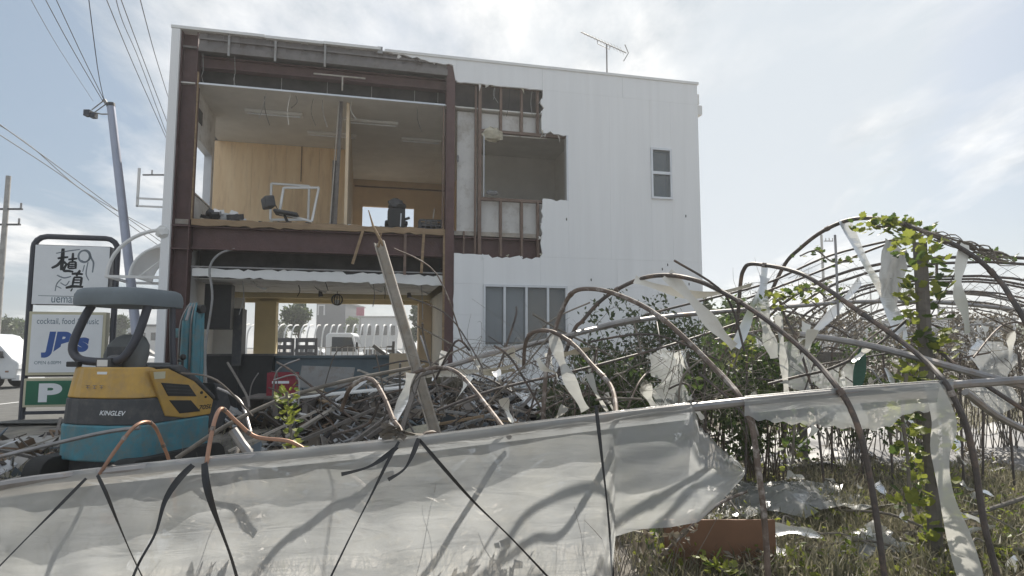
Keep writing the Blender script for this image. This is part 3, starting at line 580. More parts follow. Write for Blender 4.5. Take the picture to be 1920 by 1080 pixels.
obj('shell', mb, 'dark_grey', cr); obj('content', MB().ball((0.02, 0, 0.16), 0.16, 9, 6, (1.2, 0.9, 0.5)), 'wood_old', cr); obj('stick', MB().bar((0.05, 0, 0.2), (0.09, 0.02, 0.52), 0.03, 0.02), 'wood_pale', cr)
# bar counter, lamps, red crate
u0, z1 = FP(515, 667, 2.0); u1, _ = FP(742, 672, 2.0)
bc = inb('bar_counter', 'long blue grey bar counter across the gutted ground floor', 'counter', (u0+u1)/2, 2.0, 0.22)
hw = (u1-u0)/2; obj('front_panel', MB().box(-hw, hw, 0, 0.05, 0, z1-0.28), 'counter', bc); obj('counter_top', MB().box(-hw-0.05, hw+0.03, -0.08, 0.55, z1-0.278, z1-0.22), 'counter', bc, bevel=0.01); obj('end_panel', MB().box(-hw, -hw+0.04, 0.052, 0.5, 0, z1-0.28), 'dark_grey', bc)
u0, z1 = FP(385, 664, 1.6); u1, _ = FP(514, 664, 1.6)
bk = inb('black_cabinet', 'low black cabinet standing left of the bar counter', 'cabinet', (u0+u1)/2, 1.6, 0.22); hw = (u1-u0)/2
obj('carcass', MB().box(-hw, hw-0.02, 0.02, 0.5, 0, z1-0.26), 'black', bk); obj('top', MB().box(-hw-0.02, hw, -0.02, 0.52, z1-0.258, z1-0.22), 'dark_grey', bk)
for k in range(2): obj('door', MB().box(-hw + 0.03 + k*hw, -hw + k*hw + hw - 0.03, 0, 0.018, 0.05, z1-0.3), 'black', bk)
u, z = FP(760, 690, 1.0); one('cardboard_box', MB().box(-0.28, 0.28, -0.2, 0.2, 0, 0.5), 'tan_wall', 'brown cardboard box behind the leaning channel post', 'box').location = BW(u, 1.7, 0.95)
sp = inb('box_stand', 'dark low stand carrying the brown cardboard box', 'stand', u, 1.7, 0.22); obj('top', MB().box(-0.32, 0.32, -0.24, 0.24, 0.69, 0.731), 'wood_old', sp)
for a, b in ((-1, -1), (1, -1), (1, 1), (-1, 1)): obj('leg', MB().box(a*0.3-0.02, a*0.3+0.02, b*0.22-0.02, b*0.22+0.02, 0, 0.69), 'wood_old', sp)
def lamp(x, y, kind, label, group=None):
    u, z = FP(x, y, 2.6); r = 0.13 if kind else 0.05
    t = inb('pendant_lamp', label, 'lamp', u, 2.6, z, 0, group)
    obj('cord', MB().tube([(0, 0, r), (0, 0, 2.9 - z)], 0.008, 5), 'black', t)
    mb = MB()
    if kind:
        for a in range(6): mb.tube([(r*math.cos(b)*math.cos(a*math.pi/6), r*math.cos(b)*math.sin(a*math.pi/6), r*math.sin(b)) for b in [i*2*math.pi/16 for i in range(17)]], 0.01, 4)
        obj('cage', mb, 'dark_grey', t); obj('bulb', MB().ball((0, 0, -0.05), 0.06), 'sign_white', t)
    else: obj('spot_head', mb.tube([(0, 0, r), (0.02, 0, -0.1)], 0.035, 8, 0.06), 'dark_grey', t)
lamp(632, 562, 1, 'round wire cage pendant lamp hanging in the ground floor')
for x, y in ((600, 548), (653, 535), (766, 550)): lamp(x, y, 0, 'small dark spot lamp hanging under the ground floor ceiling', 'spot lamps under the ceiling')

# ------------------------------------------------------------ roof antenna
p = BW(*FP(1138, 132, 0.5)[:1], 0.5, 7.46); tz = FP(1138, 84, 0.5)[1]
an = thing('tv_antenna', 'fishbone television antenna on a thin mast above the white wall', 'antenna', p)
obj('mast', MB().tube([(0, 0, -0.02), (0, 0, tz - 7.44)], 0.018, 6), 'grey_steel', an)
a = W(1087, 70, p.y) - p; b = W(1178, 90, p.y) - p; b.y += 0.25; a.y -= 0.25
bm_ = obj('boom', MB().tube([a, b], 0.014, 5), 'grey_steel', an)
for k in range(13):
    c = a.lerp(b, 0.06 + 0.07 * k); L_ = 0.10 + 0.012 * k; dv = Vector((0.35, 0.9, 0.05))
    obj('element', MB().tube([c - dv*L_, c + dv*L_], 0.005, 4), 'grey_steel', bm_)
obj('reflector', MB().tube([b + Vector((-0.05, -.1, 0.16)), b + Vector((0.05, 0, 0)), b + Vector((-0.05, .1, -0.16))], 0.012, 5).tube([a.lerp(b, .35), a.lerp(b, .36) + Vector((0, 0, -.1)), a.lerp(b, .62) + Vector((0, 0, -.1)), a.lerp(b, .63)], 0.009, 5), 'grey_steel', an)

# ------------------------------------------------------------ sign stand
S0 = G(37, 792); S0.z = 0
SG = thing('roadside_sign', 'tall dark framed sign stand with two white lightboxes and a green parking box', 'sign', S0, FA)
def SP(x, y, s=0.0): return FP(x, y, s, S0)
def on_sign(ps, s): return [Vector((SP(x, y, s)[0], s, SP(x, y, s)[1])) for x, y in ps]
sw = SP(222, 448)[0]; st = SP(64, 440)[1]
pp = spline([(0.03, 0, 0), (0.03, 0, 2), (0.03, 0, st-0.28)], 3) + [(0.03 + 0.25*(1-math.cos(a)), 0, st-0.28+0.25*math.sin(a)) for a in (0.3, 0.7, 1.1, 1.57)] + [(sw-0.25, 0, st-0.03)] + [(sw - 0.25*(1-math.sin(a)), 0, st-0.28+0.25*math.cos(a)) for a in (0.4, 0.8, 1.2, 1.57)] + [(sw, 0, 2), (sw, 0, 0)]
obj('post_frame', MB().tube(pp, 0.062, 8), 'frame_grey', SG)
def sbox(name, x0, y0, x1, y1, d, m, face, fr=0.03, x1b=None):
    u0, z1 = SP(x0, y0, -0.12); u1, _ = SP(x1, y0, -0.12); _, z0 = SP(x0, y1, -0.12)
    o = obj(name, MB().box(u0, u1, -0.12, d, z0, z1), m, SG, bevel=0.01)
    obj('face', MB().box(u0+fr, u1-fr, -0.128, -0.121, z0+fr, z1-fr), face, o); return o
s1 = sbox('light_box', 66, 458, 208, 571, 0.14, 'frame_grey', 'sign_white', 0.012)
s2 = sbox('light_box', 55, 584, 200, 704, 0.10, 'sign_cream', 'sign_white', 0.06)
s3 = sbox('parking_box', 45, 710, 190, 764, 0.10, 'sign_cream', 'sign_green', 0.05)
obj('cross_bar', MB().box(0.06, sw-0.06, -0.03, 0.03, SP(45, 705)[1]-0.02, SP(45, 705)[1]+0.04).box(0.06, sw-0.06, -0.03, 0.03, SP(45, 773)[1]-0.05, SP(45, 773)[1]+0.02), 'frame_grey', SG)
def Z6(ps): return [(x/6, 420 + y/6) for x, y in ps]
def brush(strokes, m, name, parent, s=-0.1295, wdt=0.03):
    mb = MB()
    for st_ in strokes:
        wd = wdt * st_[0]; ps = on_sign(Z6(st_[1:]), s); ps = spline(ps, 4) if len(ps) > 2 else [ps[0].lerp(ps[1], t/4) for t in range(5)]
        n = len(ps); vs = []; fs = []
        for i, p in enumerate(ps):
            t = (ps[min(i+1, n-1)] - ps[max(i-1, 0)]).normalized(); q = Vector((-t.z, 0, t.x)); k = wd * (0.55 + 0.45*math.sin(math.pi*(0.15+0.75*i/(n-1))))
            vs += [p + q*k/2, p - q*k/2]
        mb.add(vs, [(2*i, 2*i+1, 2*i+3, 2*i+2) for i in range(n-1)])
    return obj(name, mb, m, parent, recalc=False)
K = [(2.6, (710, 275), (702, 400), (690, 520)), (1.7, (648, 388), (705, 378), (768, 372)), (2.0, (700, 395), (650, 460), (580, 495)), (1.8, (712, 420), (742, 448)),
     (1.6, (768, 400), (870, 388)), (1.7, (822, 325), (815, 425)), (1.5, (778, 430), (766, 500)), (1.5, (776, 430), (852, 425)), (1.7, (852, 425), (850, 505)), (1.2, (782, 455), (845, 452)), (1.2, (778, 478), (845, 475)), (1.4, (770, 500), (848, 498)), (1.9, (756, 440), (716, 520), (770, 528), (825, 538)),
     (1.8, (805, 562), (865, 558), (932, 566)), (1.9, (902, 520), (858, 585)), (1.6, (834, 600), (815, 695)), (1.6, (832, 600), (922, 600)), (1.8, (920, 600), (905, 695)), (1.2, (832, 630), (908, 630)), (1.2, (828, 660), (905, 660)), (2.0, (738, 718), (830, 702), (935, 708)), (2.6, (798, 738), (812, 744)), (1.5, (812, 692), (770, 712))]
brush(K, 'ink', 'lettering', s1)
D = [(1.3,) + tuple((945 + 62*math.cos(a), 365 + 66*math.sin(a)) for a in [i*math.pi/8 for i in range(17)]), (0.9,) + tuple((957 + 62*math.cos(a), 358 + 66*math.sin(a)) for a in [i*math.pi/8 - 2 for i in range(12)]), (0.9, (630, 330), (760, 305), (900, 286)), (1.2, (1005, 320), (1030, 390), (1052, 440), (1040, 545)), (0.8, (990, 430), (968, 560), (1000, 635)), (0.7, (950, 460), (930, 540)), (1.0, (640, 575), (720, 606), (800, 590)), (0.8, (690, 618), (640, 672), (620, 755)), (0.8, (780, 640), (740, 690), (680, 660)), (0.7, (640, 700), (690, 725)), (0.5, (430, 805), (870, 817))]
brush(D, 'ink_grey', 'emblem', s1)
def text(body, m, parent, x, y, px_h, s, shear=0.0, bold=0.0, name='lettering', xs=1.0, rot=0.0):
    cu = bpy.data.curves.new(name, 'FONT'); cu.body = body; cu.size = 1.0; cu.shear = shear; cu.offset = bold; cu.extrude = 0.0
    t = bpy.data.objects.new(name, cu); C.objects.link(t); bpy.context.view_layer.update()
    me = bpy.data.meshes.new_from_object(t.evaluated_get(bpy.context.evaluated_depsgraph_get())); C.objects.unlink(t); bpy.data.objects.remove(t)
    me.name = name; me.materials.clear(); me.materials.append(MATS[m]); return me
def sign_text(body, m, par, x, y, xe, px_h, s=-0.1295, **k):
    me = text(body, m, par, x, y, px_h, s, **k); vs = [v.co.copy() for v in me.vertices]
    wx = max(v.x for v in vs) - min(v.x for v in vs); hy = max(v.y for v in vs); x0 = min(v.x for v in vs)
    u0, z0 = SP(x, y, s); u1, _ = SP(xe, y, s); _, z1 = SP(x, y - px_h, s)
    for v in me.vertices: v.co = Vector((u0 + (v.co.x - x0) / wx * (u1-u0), s, z0 + v.co.y / hy * (z1-z0)))
    o = bpy.data.objects.new(k.get('name', 'lettering'), me); C.objects.link(o); o.parent = par; return o
sign_text('uemasa', 'ink_teal', s1, 96, 567, 150, 10)
sign_text('cocktail, food & music', 'ink_teal', s2, 69, 607, 185, 11)
sign_text("JB's", 'ink_blue', s2, 77, 657, 166, 37, shear=0.12, bold=0.055)
sign_text('OPEN 6:00PM', 'ink_teal', s2, 64, 683, 114, 6); sign_text('C', 'ink_teal', s2, 124, 684, 129, 6)
sign_text('P', 'sign_white', s3, 71, 752, 115, 33, bold=0.05)

# ------------------------------------------------------------ leaning service pole
pb = G(263, 800); pb = Vector((W(263, 640, 12.4).x, 12.4, 0)); ptop = W(208, 200, 12.4)
d_ = (ptop - W(256, 620, 12.4)); base = ptop - d_ * (ptop.z / d_.z)
PL = thing('service_pole', 'pale steel service pole leaning beside the roadside sign', 'pole', base)
L0 = ptop - base; obj('shaft', MB().tube([(0, 0, -0.1), L0 * 0.5, L0], 0.095, 12, 0.075), 'lilac_steel', PL); obj('cap', MB().tube([L0, L0 + L0.normalized()*0.07], 0.08, 12), 'dark_grey', PL)
def PW(x, y): return W(x, y, 12.4) - base
obj('insulator', MB().tube([PW(195, 187), PW(200, 195)], 0.035, 7), 'grey_steel', PL)
obj('clamp', MB().box(*sum([[PW(167, 212)[i] - .07, PW(167, 212)[i] + .05] for i in range(3)], [])), 'frame_grey', PL); obj('clamp', MB().box(*sum([[PW(176, 217)[i] - .05, PW(176, 217)[i] + .05] for i in range(3)], [])), 'frame_grey', PL)
obj('bracket', MB().tube([PW(172, 210), PW(190, 214), PW(208, 214)], 0.015, 5).tube([PW(172, 206), PW(195, 188)], 0.012, 5).tube([PW(178, 210), PW(200, 194)], 0.012, 5), 'grey_steel', PL)
def wire(ps, Y0, Y1, r, label, group='overhead wires'):
    return one('power_line', MB().tube(spline(line(ps, Y0, Y1), 6), r, 5), 'dark_grey', label, 'wire', group)
for ps, Y0 in [([(70, -30), (130, 82), (193, 190)], 9), ([(92, -30), (150, 95), (195, 187)], 9), ([(163, -30), (178, 90), (186, 145), (195, 187)], 9)]:
    wire(ps, Y0, 12.4, 0.007, 'thin service wire running up from the leaning pale pole')
wire([(42, -30), (110, 90), (175, 190)], 14, 30, 0.009, 'faint wire high beyond the leaning pale pole')
for ps in ([(192, -20), (250, 120), (310, 255), (330, 300)], [(213, -20), (230, 40), (262, 115), (312, 250), (330, 290)], [(220, -20), (270, 115), (318, 240), (335, 280)], [(258, -20), (290, 100), (318, 190), (350, 290)]):
    wire(ps, 16, 34, 0.014, 'power line descending behind the top left corner of the building')
for ps in ([(-30, 212), (100, 306), (216, 392), (300, 452), (360, 495)], [(-30, 234), (110, 325), (216, 402), (300, 462), (360, 500)], [(-30, 216), (60, 276), (160, 360), (300, 440), (360, 480)]):
    wire(ps, 22, 40, 0.02, 'heavy cable crossing behind the leaning pole and the roadside sign')
def upole(x, Y, label, arms, top):
    b = W(x, 700, Y); b.z = 0; t = thing('utility_pole', label, 'utility pole', b)
    h = W(x, top, Y).z; obj('shaft', MB().tube([(0, 0, 0), (0, 0, h)], 0.16, 10, 0.11), 'concrete', t)
    for (xa, xb, y) in arms:
        za = W(xa, y, Y); zb = W(xb, y, Y); a = obj('crossarm', MB().bar(za-b, zb-b, 0.1, 0.08), 'dark_grey', t)
        for k in range(3):
            c = (za-b).lerp(zb-b, 0.2 + k*0.38); obj('insulator', MB().tube([c + Vector((0, 0, 0.04)), c + Vector((0, 0, 0.3))], 0.05, 6), 'grey_steel', a)
    return t
upole(-12, 30, 'concrete utility pole with two crossarms beyond the roadside sign', [(-30, 42, 392), (-30, 38, 421)], 330)
upole(328, 38, 'utility pole mostly hidden behind the left wall of the building', [(268, 352, 328)], 300)
upole(1552, 60, 'tall pale utility pole beyond the bare greenhouse hoops', [(1545, 1562, 452)], 440)
upole(1767, 80, 'utility pole just beyond the vine covered post', [(1760, 1774, 520)], 505)
upole(1640, 95, 'short looking distant utility pole over the dry brush', [(1633, 1646, 545)], 535)

# ------------------------------------------------------------ mini excavator (tail towards us)
EX = thing('mini_excavator', 'small yellow and teal excavator with grey canopy parked by the sign', 'excavator', (-4.63, 7.1, 0), R(-12))
def ep(name, mb, m, parent=None, **k): return obj(name, mb, m, parent or EX, **k)
def outline(inset, y_end=1.15, r=0.2, yl=None):                    # plan of the rounded tail, seen from above
    x0, x1 = -0.55 + inset, 0.55 - inset; ps = []
    for a in range(0, 91, 15): ps.append((x0 + r - r*math.cos(R(a)), inset + r - r*math.sin(R(a))))
    ps += [(-0.2, inset - 0.045), (0.2, inset - 0.045)]
    for a in range(0, 91, 15): ps.append((x1 - r + r*math.sin(R(a)), inset + r - r*math.cos(R(a))))
    return ps + [(x1, y_end), (x0, y_end)]
def slab(z0, z1, i0, i1, y_end=1.15, top=None):
    a = outline(i0, y_end); b = outline(i1, y_end); n = len(a); mb = MB()
    vs = [Vector((x, y, z0)) for x, y in a] + [Vector((x, y, z1 if top is None else top(y))) for x, y in b]
    return mb.add(vs, [tuple(range(n))[::-1], tuple(range(n, 2*n))] + [(i, (i+1) % n, (i+1) % n + n, i + n) for i in range(n)])
ep('counterweight', slab(0.34, 0.735, -0.01, -0.012), 'teal', bevel=0.02)
bd = ep('band', slab(0.74, 1.02, 0.0, 0.012), 'dark_grey', bevel=0.008)
hood = ep('hood', slab(1.025, 1.36, 0.016, 0.06, 1.15, lambda y: 1.37 - 0.40 * smoothstep(0.45, 1.25, y)), 'yellow', bevel=0.03, segs=3)
# right flank: yellow side panel with vents and a dark top edge
def flank(poly, x0, x1, m, name, par=None, bevel=0.0):
    return ep(name, MB().prism(poly, lambda y, z: (x0, y, z), lambda y, z: (x1, y, z)), m, par, bevel=bevel)
sp_ = flank([(0.14, 1.34), (0.28, 1.035), (0.40, 0.80), (0.72, 0.745), (1.17, 0.745), (1.22, 0.92), (0.85, 1.18), (0.42, 1.345)], 0.52, 0.558, 'yellow', 'side_panel', bevel=0.012)
flank([(0.30, 1.19), (0.75, 1.14), (0.90, 0.99), (0.42, 1.03)], 0.556, 0.5645, 'black', 'vent', sp_, 0.004)
flank([(0.44, 0.98), (0.80, 0.95), (0.98, 0.80), (0.62, 0.81)], 0.556, 0.5645, 'black', 'vent', sp_, 0.004)
for k in range(3):
    flank([(0.36+k*.012, 1.155-k*0.04), (0.76+k*.03, 1.115-k*0.04), (0.765+k*.03, 1.108-k*.04), (0.365+k*.012, 1.148-k*0.04)], 0.565, 0.570, 'dark_grey', 'louvre', sp_)
flank([(0.18, 1.315), (0.36, 1.315), (0.36, 1.235), (0.20, 1.235)], 0.5585, 0.561, 'sign_cream', 'warning_label', sp_)
dt = MB().prism([(0.42, 1.37), (0.62, 1.385), (0.90, 1.22), (1.24, 0.97), (1.24, 0.92), (0.86, 1.17), (0.45, 1.335)], lambda y, z: (0.30, y, z), lambda y, z: (0.572, y, z))
ep('hood_edge', dt, 'dark_grey', bevel=0.02)
ep('hood_latch', MB().disc((0.562, 0.98, 1.03), (1, 0, 0), 0.018, 0.02).disc((0.562, 1.06, 0.97), (1, 0, 0), 0.014, 0.02), 'black')
ep('track_frame', MB().box(-0.42, 0.42, 0.1, 1.0, 0.2, 0.34), 'dark_grey')
for sx in (-1, 1):
    tr = MB(); pts = []
    for k in range(40):
        t = k / 40 * 2 * math.pi; cy = 0.62 if math.cos(t) > 0 else -0.62; pts.append(Vector((0, 0.55 + cy + 0.19*math.cos(t), 0.20 + 0.19*math.sin(t))))
    poly = [(p.y, p.z) for p in pts]; tr.prism(poly, lambda y, z: (sx*0.42, y, z), lambda y, z: (sx*0.66, y, z))
    t_ = ep('track', tr, 'rubber', bevel=0.01)
    for k in range(20):
        y = -0.05 + k * 0.063; ep('track_lug', MB().box(min(sx*0.41, sx*0.67), max(sx*0.41, sx*0.67), y-0.012, y+0.012, 0.0, 0.02), 'rubber', t_)
# canopy with roll bar
cpo = MB(); n = 28
def srect(a, hx, hy, e=0.45):
    c, s = math.cos(a), math.sin(a); return (hx * math.copysign(abs(c)**e, c), hy * math.copysign(abs(s)**e, s))
prof = [(2.08, 1.0, 1.0), (2.14, 1.015, 1.015), (2.21, 1.0, 1.0), (2.262, 0.95, 0.95), (2.285, 0.86, 0.86)]
for z, kx, ky in prof:
    for i in range(n):
        x, y = srect(2*math.pi*i/n, 0.47*kx, 0.47*ky); cpo.v.append(Vector((x-0.12, y+0.52, z)))
cpo.f = [tuple(range(n))[::-1], tuple(range((len(prof)-1)*n, len(prof)*n))] + [(j*n+i, j*n+(i+1) % n, (j+1)*n+(i+1) % n, (j+1)*n+i) for j in range(len(prof)-1) for i in range(n)]; cpo.smooth = True
ep('canopy', cpo, 'canopy')
rb = spline([(-0.50, 0.35, 2.09), (-0.54, 0.30, 1.95), (-0.60, 0.22, 1.62), (-0.50, 0.20, 1.47), (-0.30, 0.2, 1.43), (0.0, 0.2, 1.43), (0.14, 0.22, 1.50), (0.24, 0.28, 1.75), (0.29, 0.35, 2.09)], 4)
ep('roll_bar', MB().tube(rb, 0.048, 10), 'frame_grey')
ep('canopy_post', MB().tube([(0.28, 0.75, 2.09), (0.30, 0.75, 1.7), (0.34, 0.75, 1.3)], 0.035, 8), 'frame_grey')
st_ = MB(); n = 18
for z, hx, hy, yo in [(1.36, 0.25, 0.10, 0.42), (1.50, 0.27, 0.11, 0.44), (1.62, 0.25, 0.10, 0.47), (1.71, 0.17, 0.085, 0.50), (1.745, 0.10, 0.05, 0.51)]:
    for i in range(n): x, y = srect(2*math.pi*i/n, hx, hy, 0.5); st_.v.append(Vector((x-0.06, y+yo, z)))
st_.f = [tuple(range(n))[::-1], tuple(range(4*n, 5*n))] + [(j*n+i, j*n+(i+1) % n, (j+1)*n+(i+1) % n, (j+1)*n+i) for j in range(4) for i in range(n)]; st_.smooth = True
se = ep('seat_back', st_, 'seat'); ep('pocket', MB().box(-0.22, 0.09, 0.318, 0.33, 1.46, 1.60), 'dark_grey', se, bevel=0.01); ep('seat_cushion', MB().box(-0.32, 0.2, 0.5, 0.95, 1.30, 1.40), 'seat', bevel=0.04)
ep('control_box', MB().box(-0.17, 0.03, 0.12, 0.3, 1.36, 1.47), 'dark_grey', bevel=0.015); ep('paper_label', MB().box(-0.14, 0.0, 0.114, 0.119, 1.375, 1.45), 'white_paint'); ep('towel', MB().ball((-0.06, 0.30, 1.47), 0.09, 9, 6, (1.4, 0.5, 0.4)), 'white_sheet')
ep('grab_rail', MB().tube([(0.46, 0.75, 1.24), (0.46, 0.75, 1.42), (0.40, 0.75, 1.43)], 0.016, 6), 'black'); ep('lever', MB().tube([(0.32, 0.9, 1.2), (0.34, 0.9, 1.46)], 0.014, 6).ball((0.34, 0.9, 1.47), 0.04), 'black')
ep('rear_lamp', MB().box(-0.50, -0.34, 0.05, 0.12, 1.37, 1.43), 'black', bevel=0.01); ep('badge', MB().box(-0.02, 0.11, 0.005, 0.014, 1.26, 1.32), 'sign_white', hood)
def ex_text(body, m, par, x0, x1, z, h, y, **k):
    me = text(body, m, par, 0, 0, 0, 0, **k); xs = [v.co.x for v in me.vertices]; a, b = min(xs), max(xs); hy = max(v.co.y for v in me.vertices)
    for v in me.vertices: v.co = Vector((x0 + (v.co.x-a)/(b-a)*(x1-x0), y, z + v.co.y/hy*h))
    o = bpy.data.objects.new('lettering', me); C.objects.link(o); o.parent = par; return o
ex_text('KINGLEV', 'sign_white', bd, 0.10, 0.44, 0.85, 0.05, -0.052, shear=0.3, bold=0.02)
for k in range(3):
    mk = MB(); x = -0.12 + k*0.09
    mk.box(x, x+0.05, -0.0345, -0.0325, 1.165, 1.172).box(x+0.021, x+0.028, -0.0345, -0.0325, 1.13, 1.164).box(x+0.004, x+0.046, -0.0345, -0.0325, 1.145 - 0.008*(k % 2), 1.151 - 0.008*(k % 2))
    obj('faded_mark', mk, 'rusty', hood)
me = text('70SL', 'ink', sp_, 0, 0, 0, 0, shear=0.2, bold=0.02); xs = [v.co.x for v in me.vertices]; a, b = min(xs), max(xs)
for v in me.vertices: v.co = Vector((0.5605, 0.95 + (v.co.x-a)/(b-a)*0.24, 0.82 + v.co.y*0.075))
o = bpy.data.objects.new('lettering', me); C.objects.link(o); o.parent = sp_
# boom, arm, cylinder and hoses in front of the house
bx = -0.11
boom = ep('boom', MB().prism([(1.46, 0.70), (1.68, 0.70), (1.68, 1.35), (1.67, 2.04), (1.57, 2.08), (1.52, 1.5)], lambda y, z: (bx-0.085, y, z), lambda y, z: (bx+0.085, y, z)), 'teal', bevel=0.015)
ep('boom_foot', MB().box(bx-0.16, bx+0.16, 1.0, 1.5, 0.45, 0.85), 'teal', bevel=0.02)
for k in range(6): ep('hose', MB().tube(spline([(bx-0.10+k*0.04, 1.50, 1.18), (bx-0.11+k*0.044, 1.49, 1.55), (bx-0.10+k*0.04, 1.50, 1.95), (bx-0.05+k*0.02, 1.6, 2.2)]), 0.014, 6), 'teal' if k % 2 else 'galv', boom)
ep('cylinder', MB().tube([(bx, 1.46, 1.05), (bx, 1.48, 1.95)], 0.055, 10), 'teal', boom); ep('cylinder_rod', MB().tube([(bx, 1.48, 1.95), (bx, 1.55, 2.15)], 0.025, 8), 'galv', boom)
ep('arm', MB().prism([(1.69, 1.98), (1.76, 2.10), (1.80, 1.1), (1.72, 1.02)], lambda y, z: (bx-0.06, y, z), lambda y, z: (bx+0.06, y, z)), 'teal', bevel=0.012)
ep('side_light', MB().box(bx-0.25, bx-0.09, 1.5, 1.62, 1.72, 1.85), 'teal', boom, bevel=0.02); ep('boom_pin', MB().disc((bx, 1.65, 2.12), (1, 0, 0), 0.06, 0.24), 'black', boom)
ep('bucket', MB().prism([(1.80, 1.1), (2.05, 1.05), (2.2, 0.75), (2.0, 0.45), (1.78, 0.5), (1.92, 0.85)], lambda y, z: (bx-0.22, y, z), lambda y, z: (bx+0.22, y, z)), 'dark_grey', bevel=0.012)

# ------------------------------------------------------------ van, cars, truck
def vehicle(name, label, cat, loc, rz, prof, wid, paint, windows, wheels, group=None, extras=None):
    t = thing(name, label, cat, loc, rz, group); h = wid / 2
    mb = MB().prism(prof, lambda x, z: (x, -h, z), lambda x, z: (x, h, z))
    b = obj('body', mb, paint, t, bevel=0.06, segs=3)
    for sgn in (-1, 1):
        for wpoly in windows:
            obj('window', MB().prism(wpoly, lambda x, z: (x, sgn*(h-0.02), z), lambda x, z: (x, sgn*(h+0.006), z)), 'glass_van', b)
        for (wx, wr) in wheels:
            ww = obj('wheel', MB().disc((wx, sgn*(h-0.1), wr), (0, 1, 0), wr, 0.22, 20), 'rubber', t)
            obj('rim', MB().disc((wx, sgn*(h+0.012), wr), (0, 1, 0), wr*0.6, 0.02, 16), 'alu', ww)
    for e in extras or []: obj(e[0], MB().box(*e[1]), e[2], b, bevel=0.01)
    return t
vp = G(33, 729, 0.06); vp += Vector((-0.55, 0.75, 0))
vehicle('parked_van', 'silver white van parked behind the roadside sign', 'van', vp, R(8), [(0.35, 0.35), (0.42, 0.95), (0.2, 1.1), (-0.55, 1.95), (-0.8, 2.02), (-4.0, 2.02), (-4.15, 1.9), (-4.2, 0.35)], 1.7, 'van_white',
        [[(-0.05, 1.12), (-0.55, 1.82), (-1.35, 1.84), (-1.35, 1.12)], [(-1.45, 1.12), (-1.45, 1.84), (-2.6, 1.84), (-2.6, 1.12)]], [(-0.45, 0.33), (-3.4, 0.33)], extras=[('headlight', (0.26, 0.43, -0.84, -0.5, 0.72, 0.9), 'sign_white'), ('side_lamp', (0.0, 0.12, -0.862, -0.85, 0.6, 0.66), 'copper'), ('mirror', (-0.25, -0.1, -1.02, -0.88, 1.15, 1.38), 'black'), ('bumper', (0.2, 0.46, -0.8, 0.8, 0.3, 0.5), 'van_white')])
CARP = [(2.0, 0.35), (2.05, 0.75), (1.2, 0.95), (0.5, 1.45), (-1.2, 1.48), (-1.9, 1.0), (-2.05, 0.8), (-2.05, 0.35)]
CARW = [[(1.05, 0.97), (0.5, 1.38), (-0.2, 1.40), (-0.2, 0.97)], [(-0.28, 0.97), (-0.28, 1.40), (-1.12, 1.40), (-1.6, 1.0)]]
k = 0
for (x, Y, paint, lab) in [(232, 46, 'van_white', 'white car parked in the distance beside the service pole'), (262, 52, 'grey_steel', 'grey car parked in the distance behind the excavator roll bar'), (700, 44, 'van_white', 'white car parked beyond the mesh fence, right of the truck'), (575, 52, 'van_white', 'white car roof showing behind the slatted pallet, beyond the counter'), (728, 50, 'alu', 'silver car parked beyond the leaning channel post')]:
    b = W(x, 640, Y); b.z = 0.06; vehicle('parked_car', lab, 'car', b, R([0, 20, 5, 170, 10][k]), CARP, 1.6, paint, CARW, [(1.25, 0.32), (-1.3, 0.32)], 'cars parked far behind'); k += 1
tb = W(640, 650, 32); tb.z = 0.06
TK = thing('flatbed_truck', 'white light truck parked behind the building, seen through the ground floor', 'truck', tb, R(4))
cabp = [(0.95, 0.55), (1.0, 1.15), (0.72, 2.15), (0.6, 2.22), (-0.45, 2.22), (-0.6, 2.1), (-0.6, 0.55)]
cb = obj('cab', MB().prism(cabp, lambda x, z: (x, -0.85, z), lambda x, z: (x, 0.85, z)), 'van_white', TK, bevel=0.06, segs=3)
for sg in (-1, 1):
    obj('window', MB().prism([(0.86, 1.3), (0.66, 2.0), (-0.3, 2.02), (-0.3, 1.3)], lambda x, z: (x, sg*0.82, z), lambda x, z: (x, sg*0.857, z)), 'glass_van', cb)
obj('windscreen', MB().prism([(-0.75, 1.3), (0.75, 1.3), (0.68, 2.05), (-0.68, 2.05)], lambda y, z: (1.02 - (z-1.15)*0.28, y, z), lambda y, z: (0.98 - (z-1.15)*0.28, y, z)), 'glass_van', cb)
obj('bed', MB().box(-3.6, -0.65, -0.9, 0.9, 0.8, 0.92).box(-3.6, -0.65, -0.9, -0.87, 0.92, 1.25).box(-3.6, -0.65, 0.87, 0.9, 0.92, 1.25), 'van_white', TK)
for k in range(4): obj('stake', MB().box(-3.5 + k*0.9, -3.42 + k*0.9, -0.93, -0.905, 0.8, 1.3), 'grey_steel', TK)
for wx in (0.3, -2.6):
    for sg in (-1, 1):
        ww = obj('wheel', MB().disc((wx, sg*0.75, 0.38), (0, 1, 0), 0.38, 0.22, 20), 'rubber', TK); obj('rim', MB().disc((wx, sg*0.87, 0.38), (0, 1, 0), 0.2, 0.02, 14), 'alu', ww)
obj('mirror', MB().box(0.9, 1.0, -1.05, -0.95, 1.4, 1.75), 'black', TK)
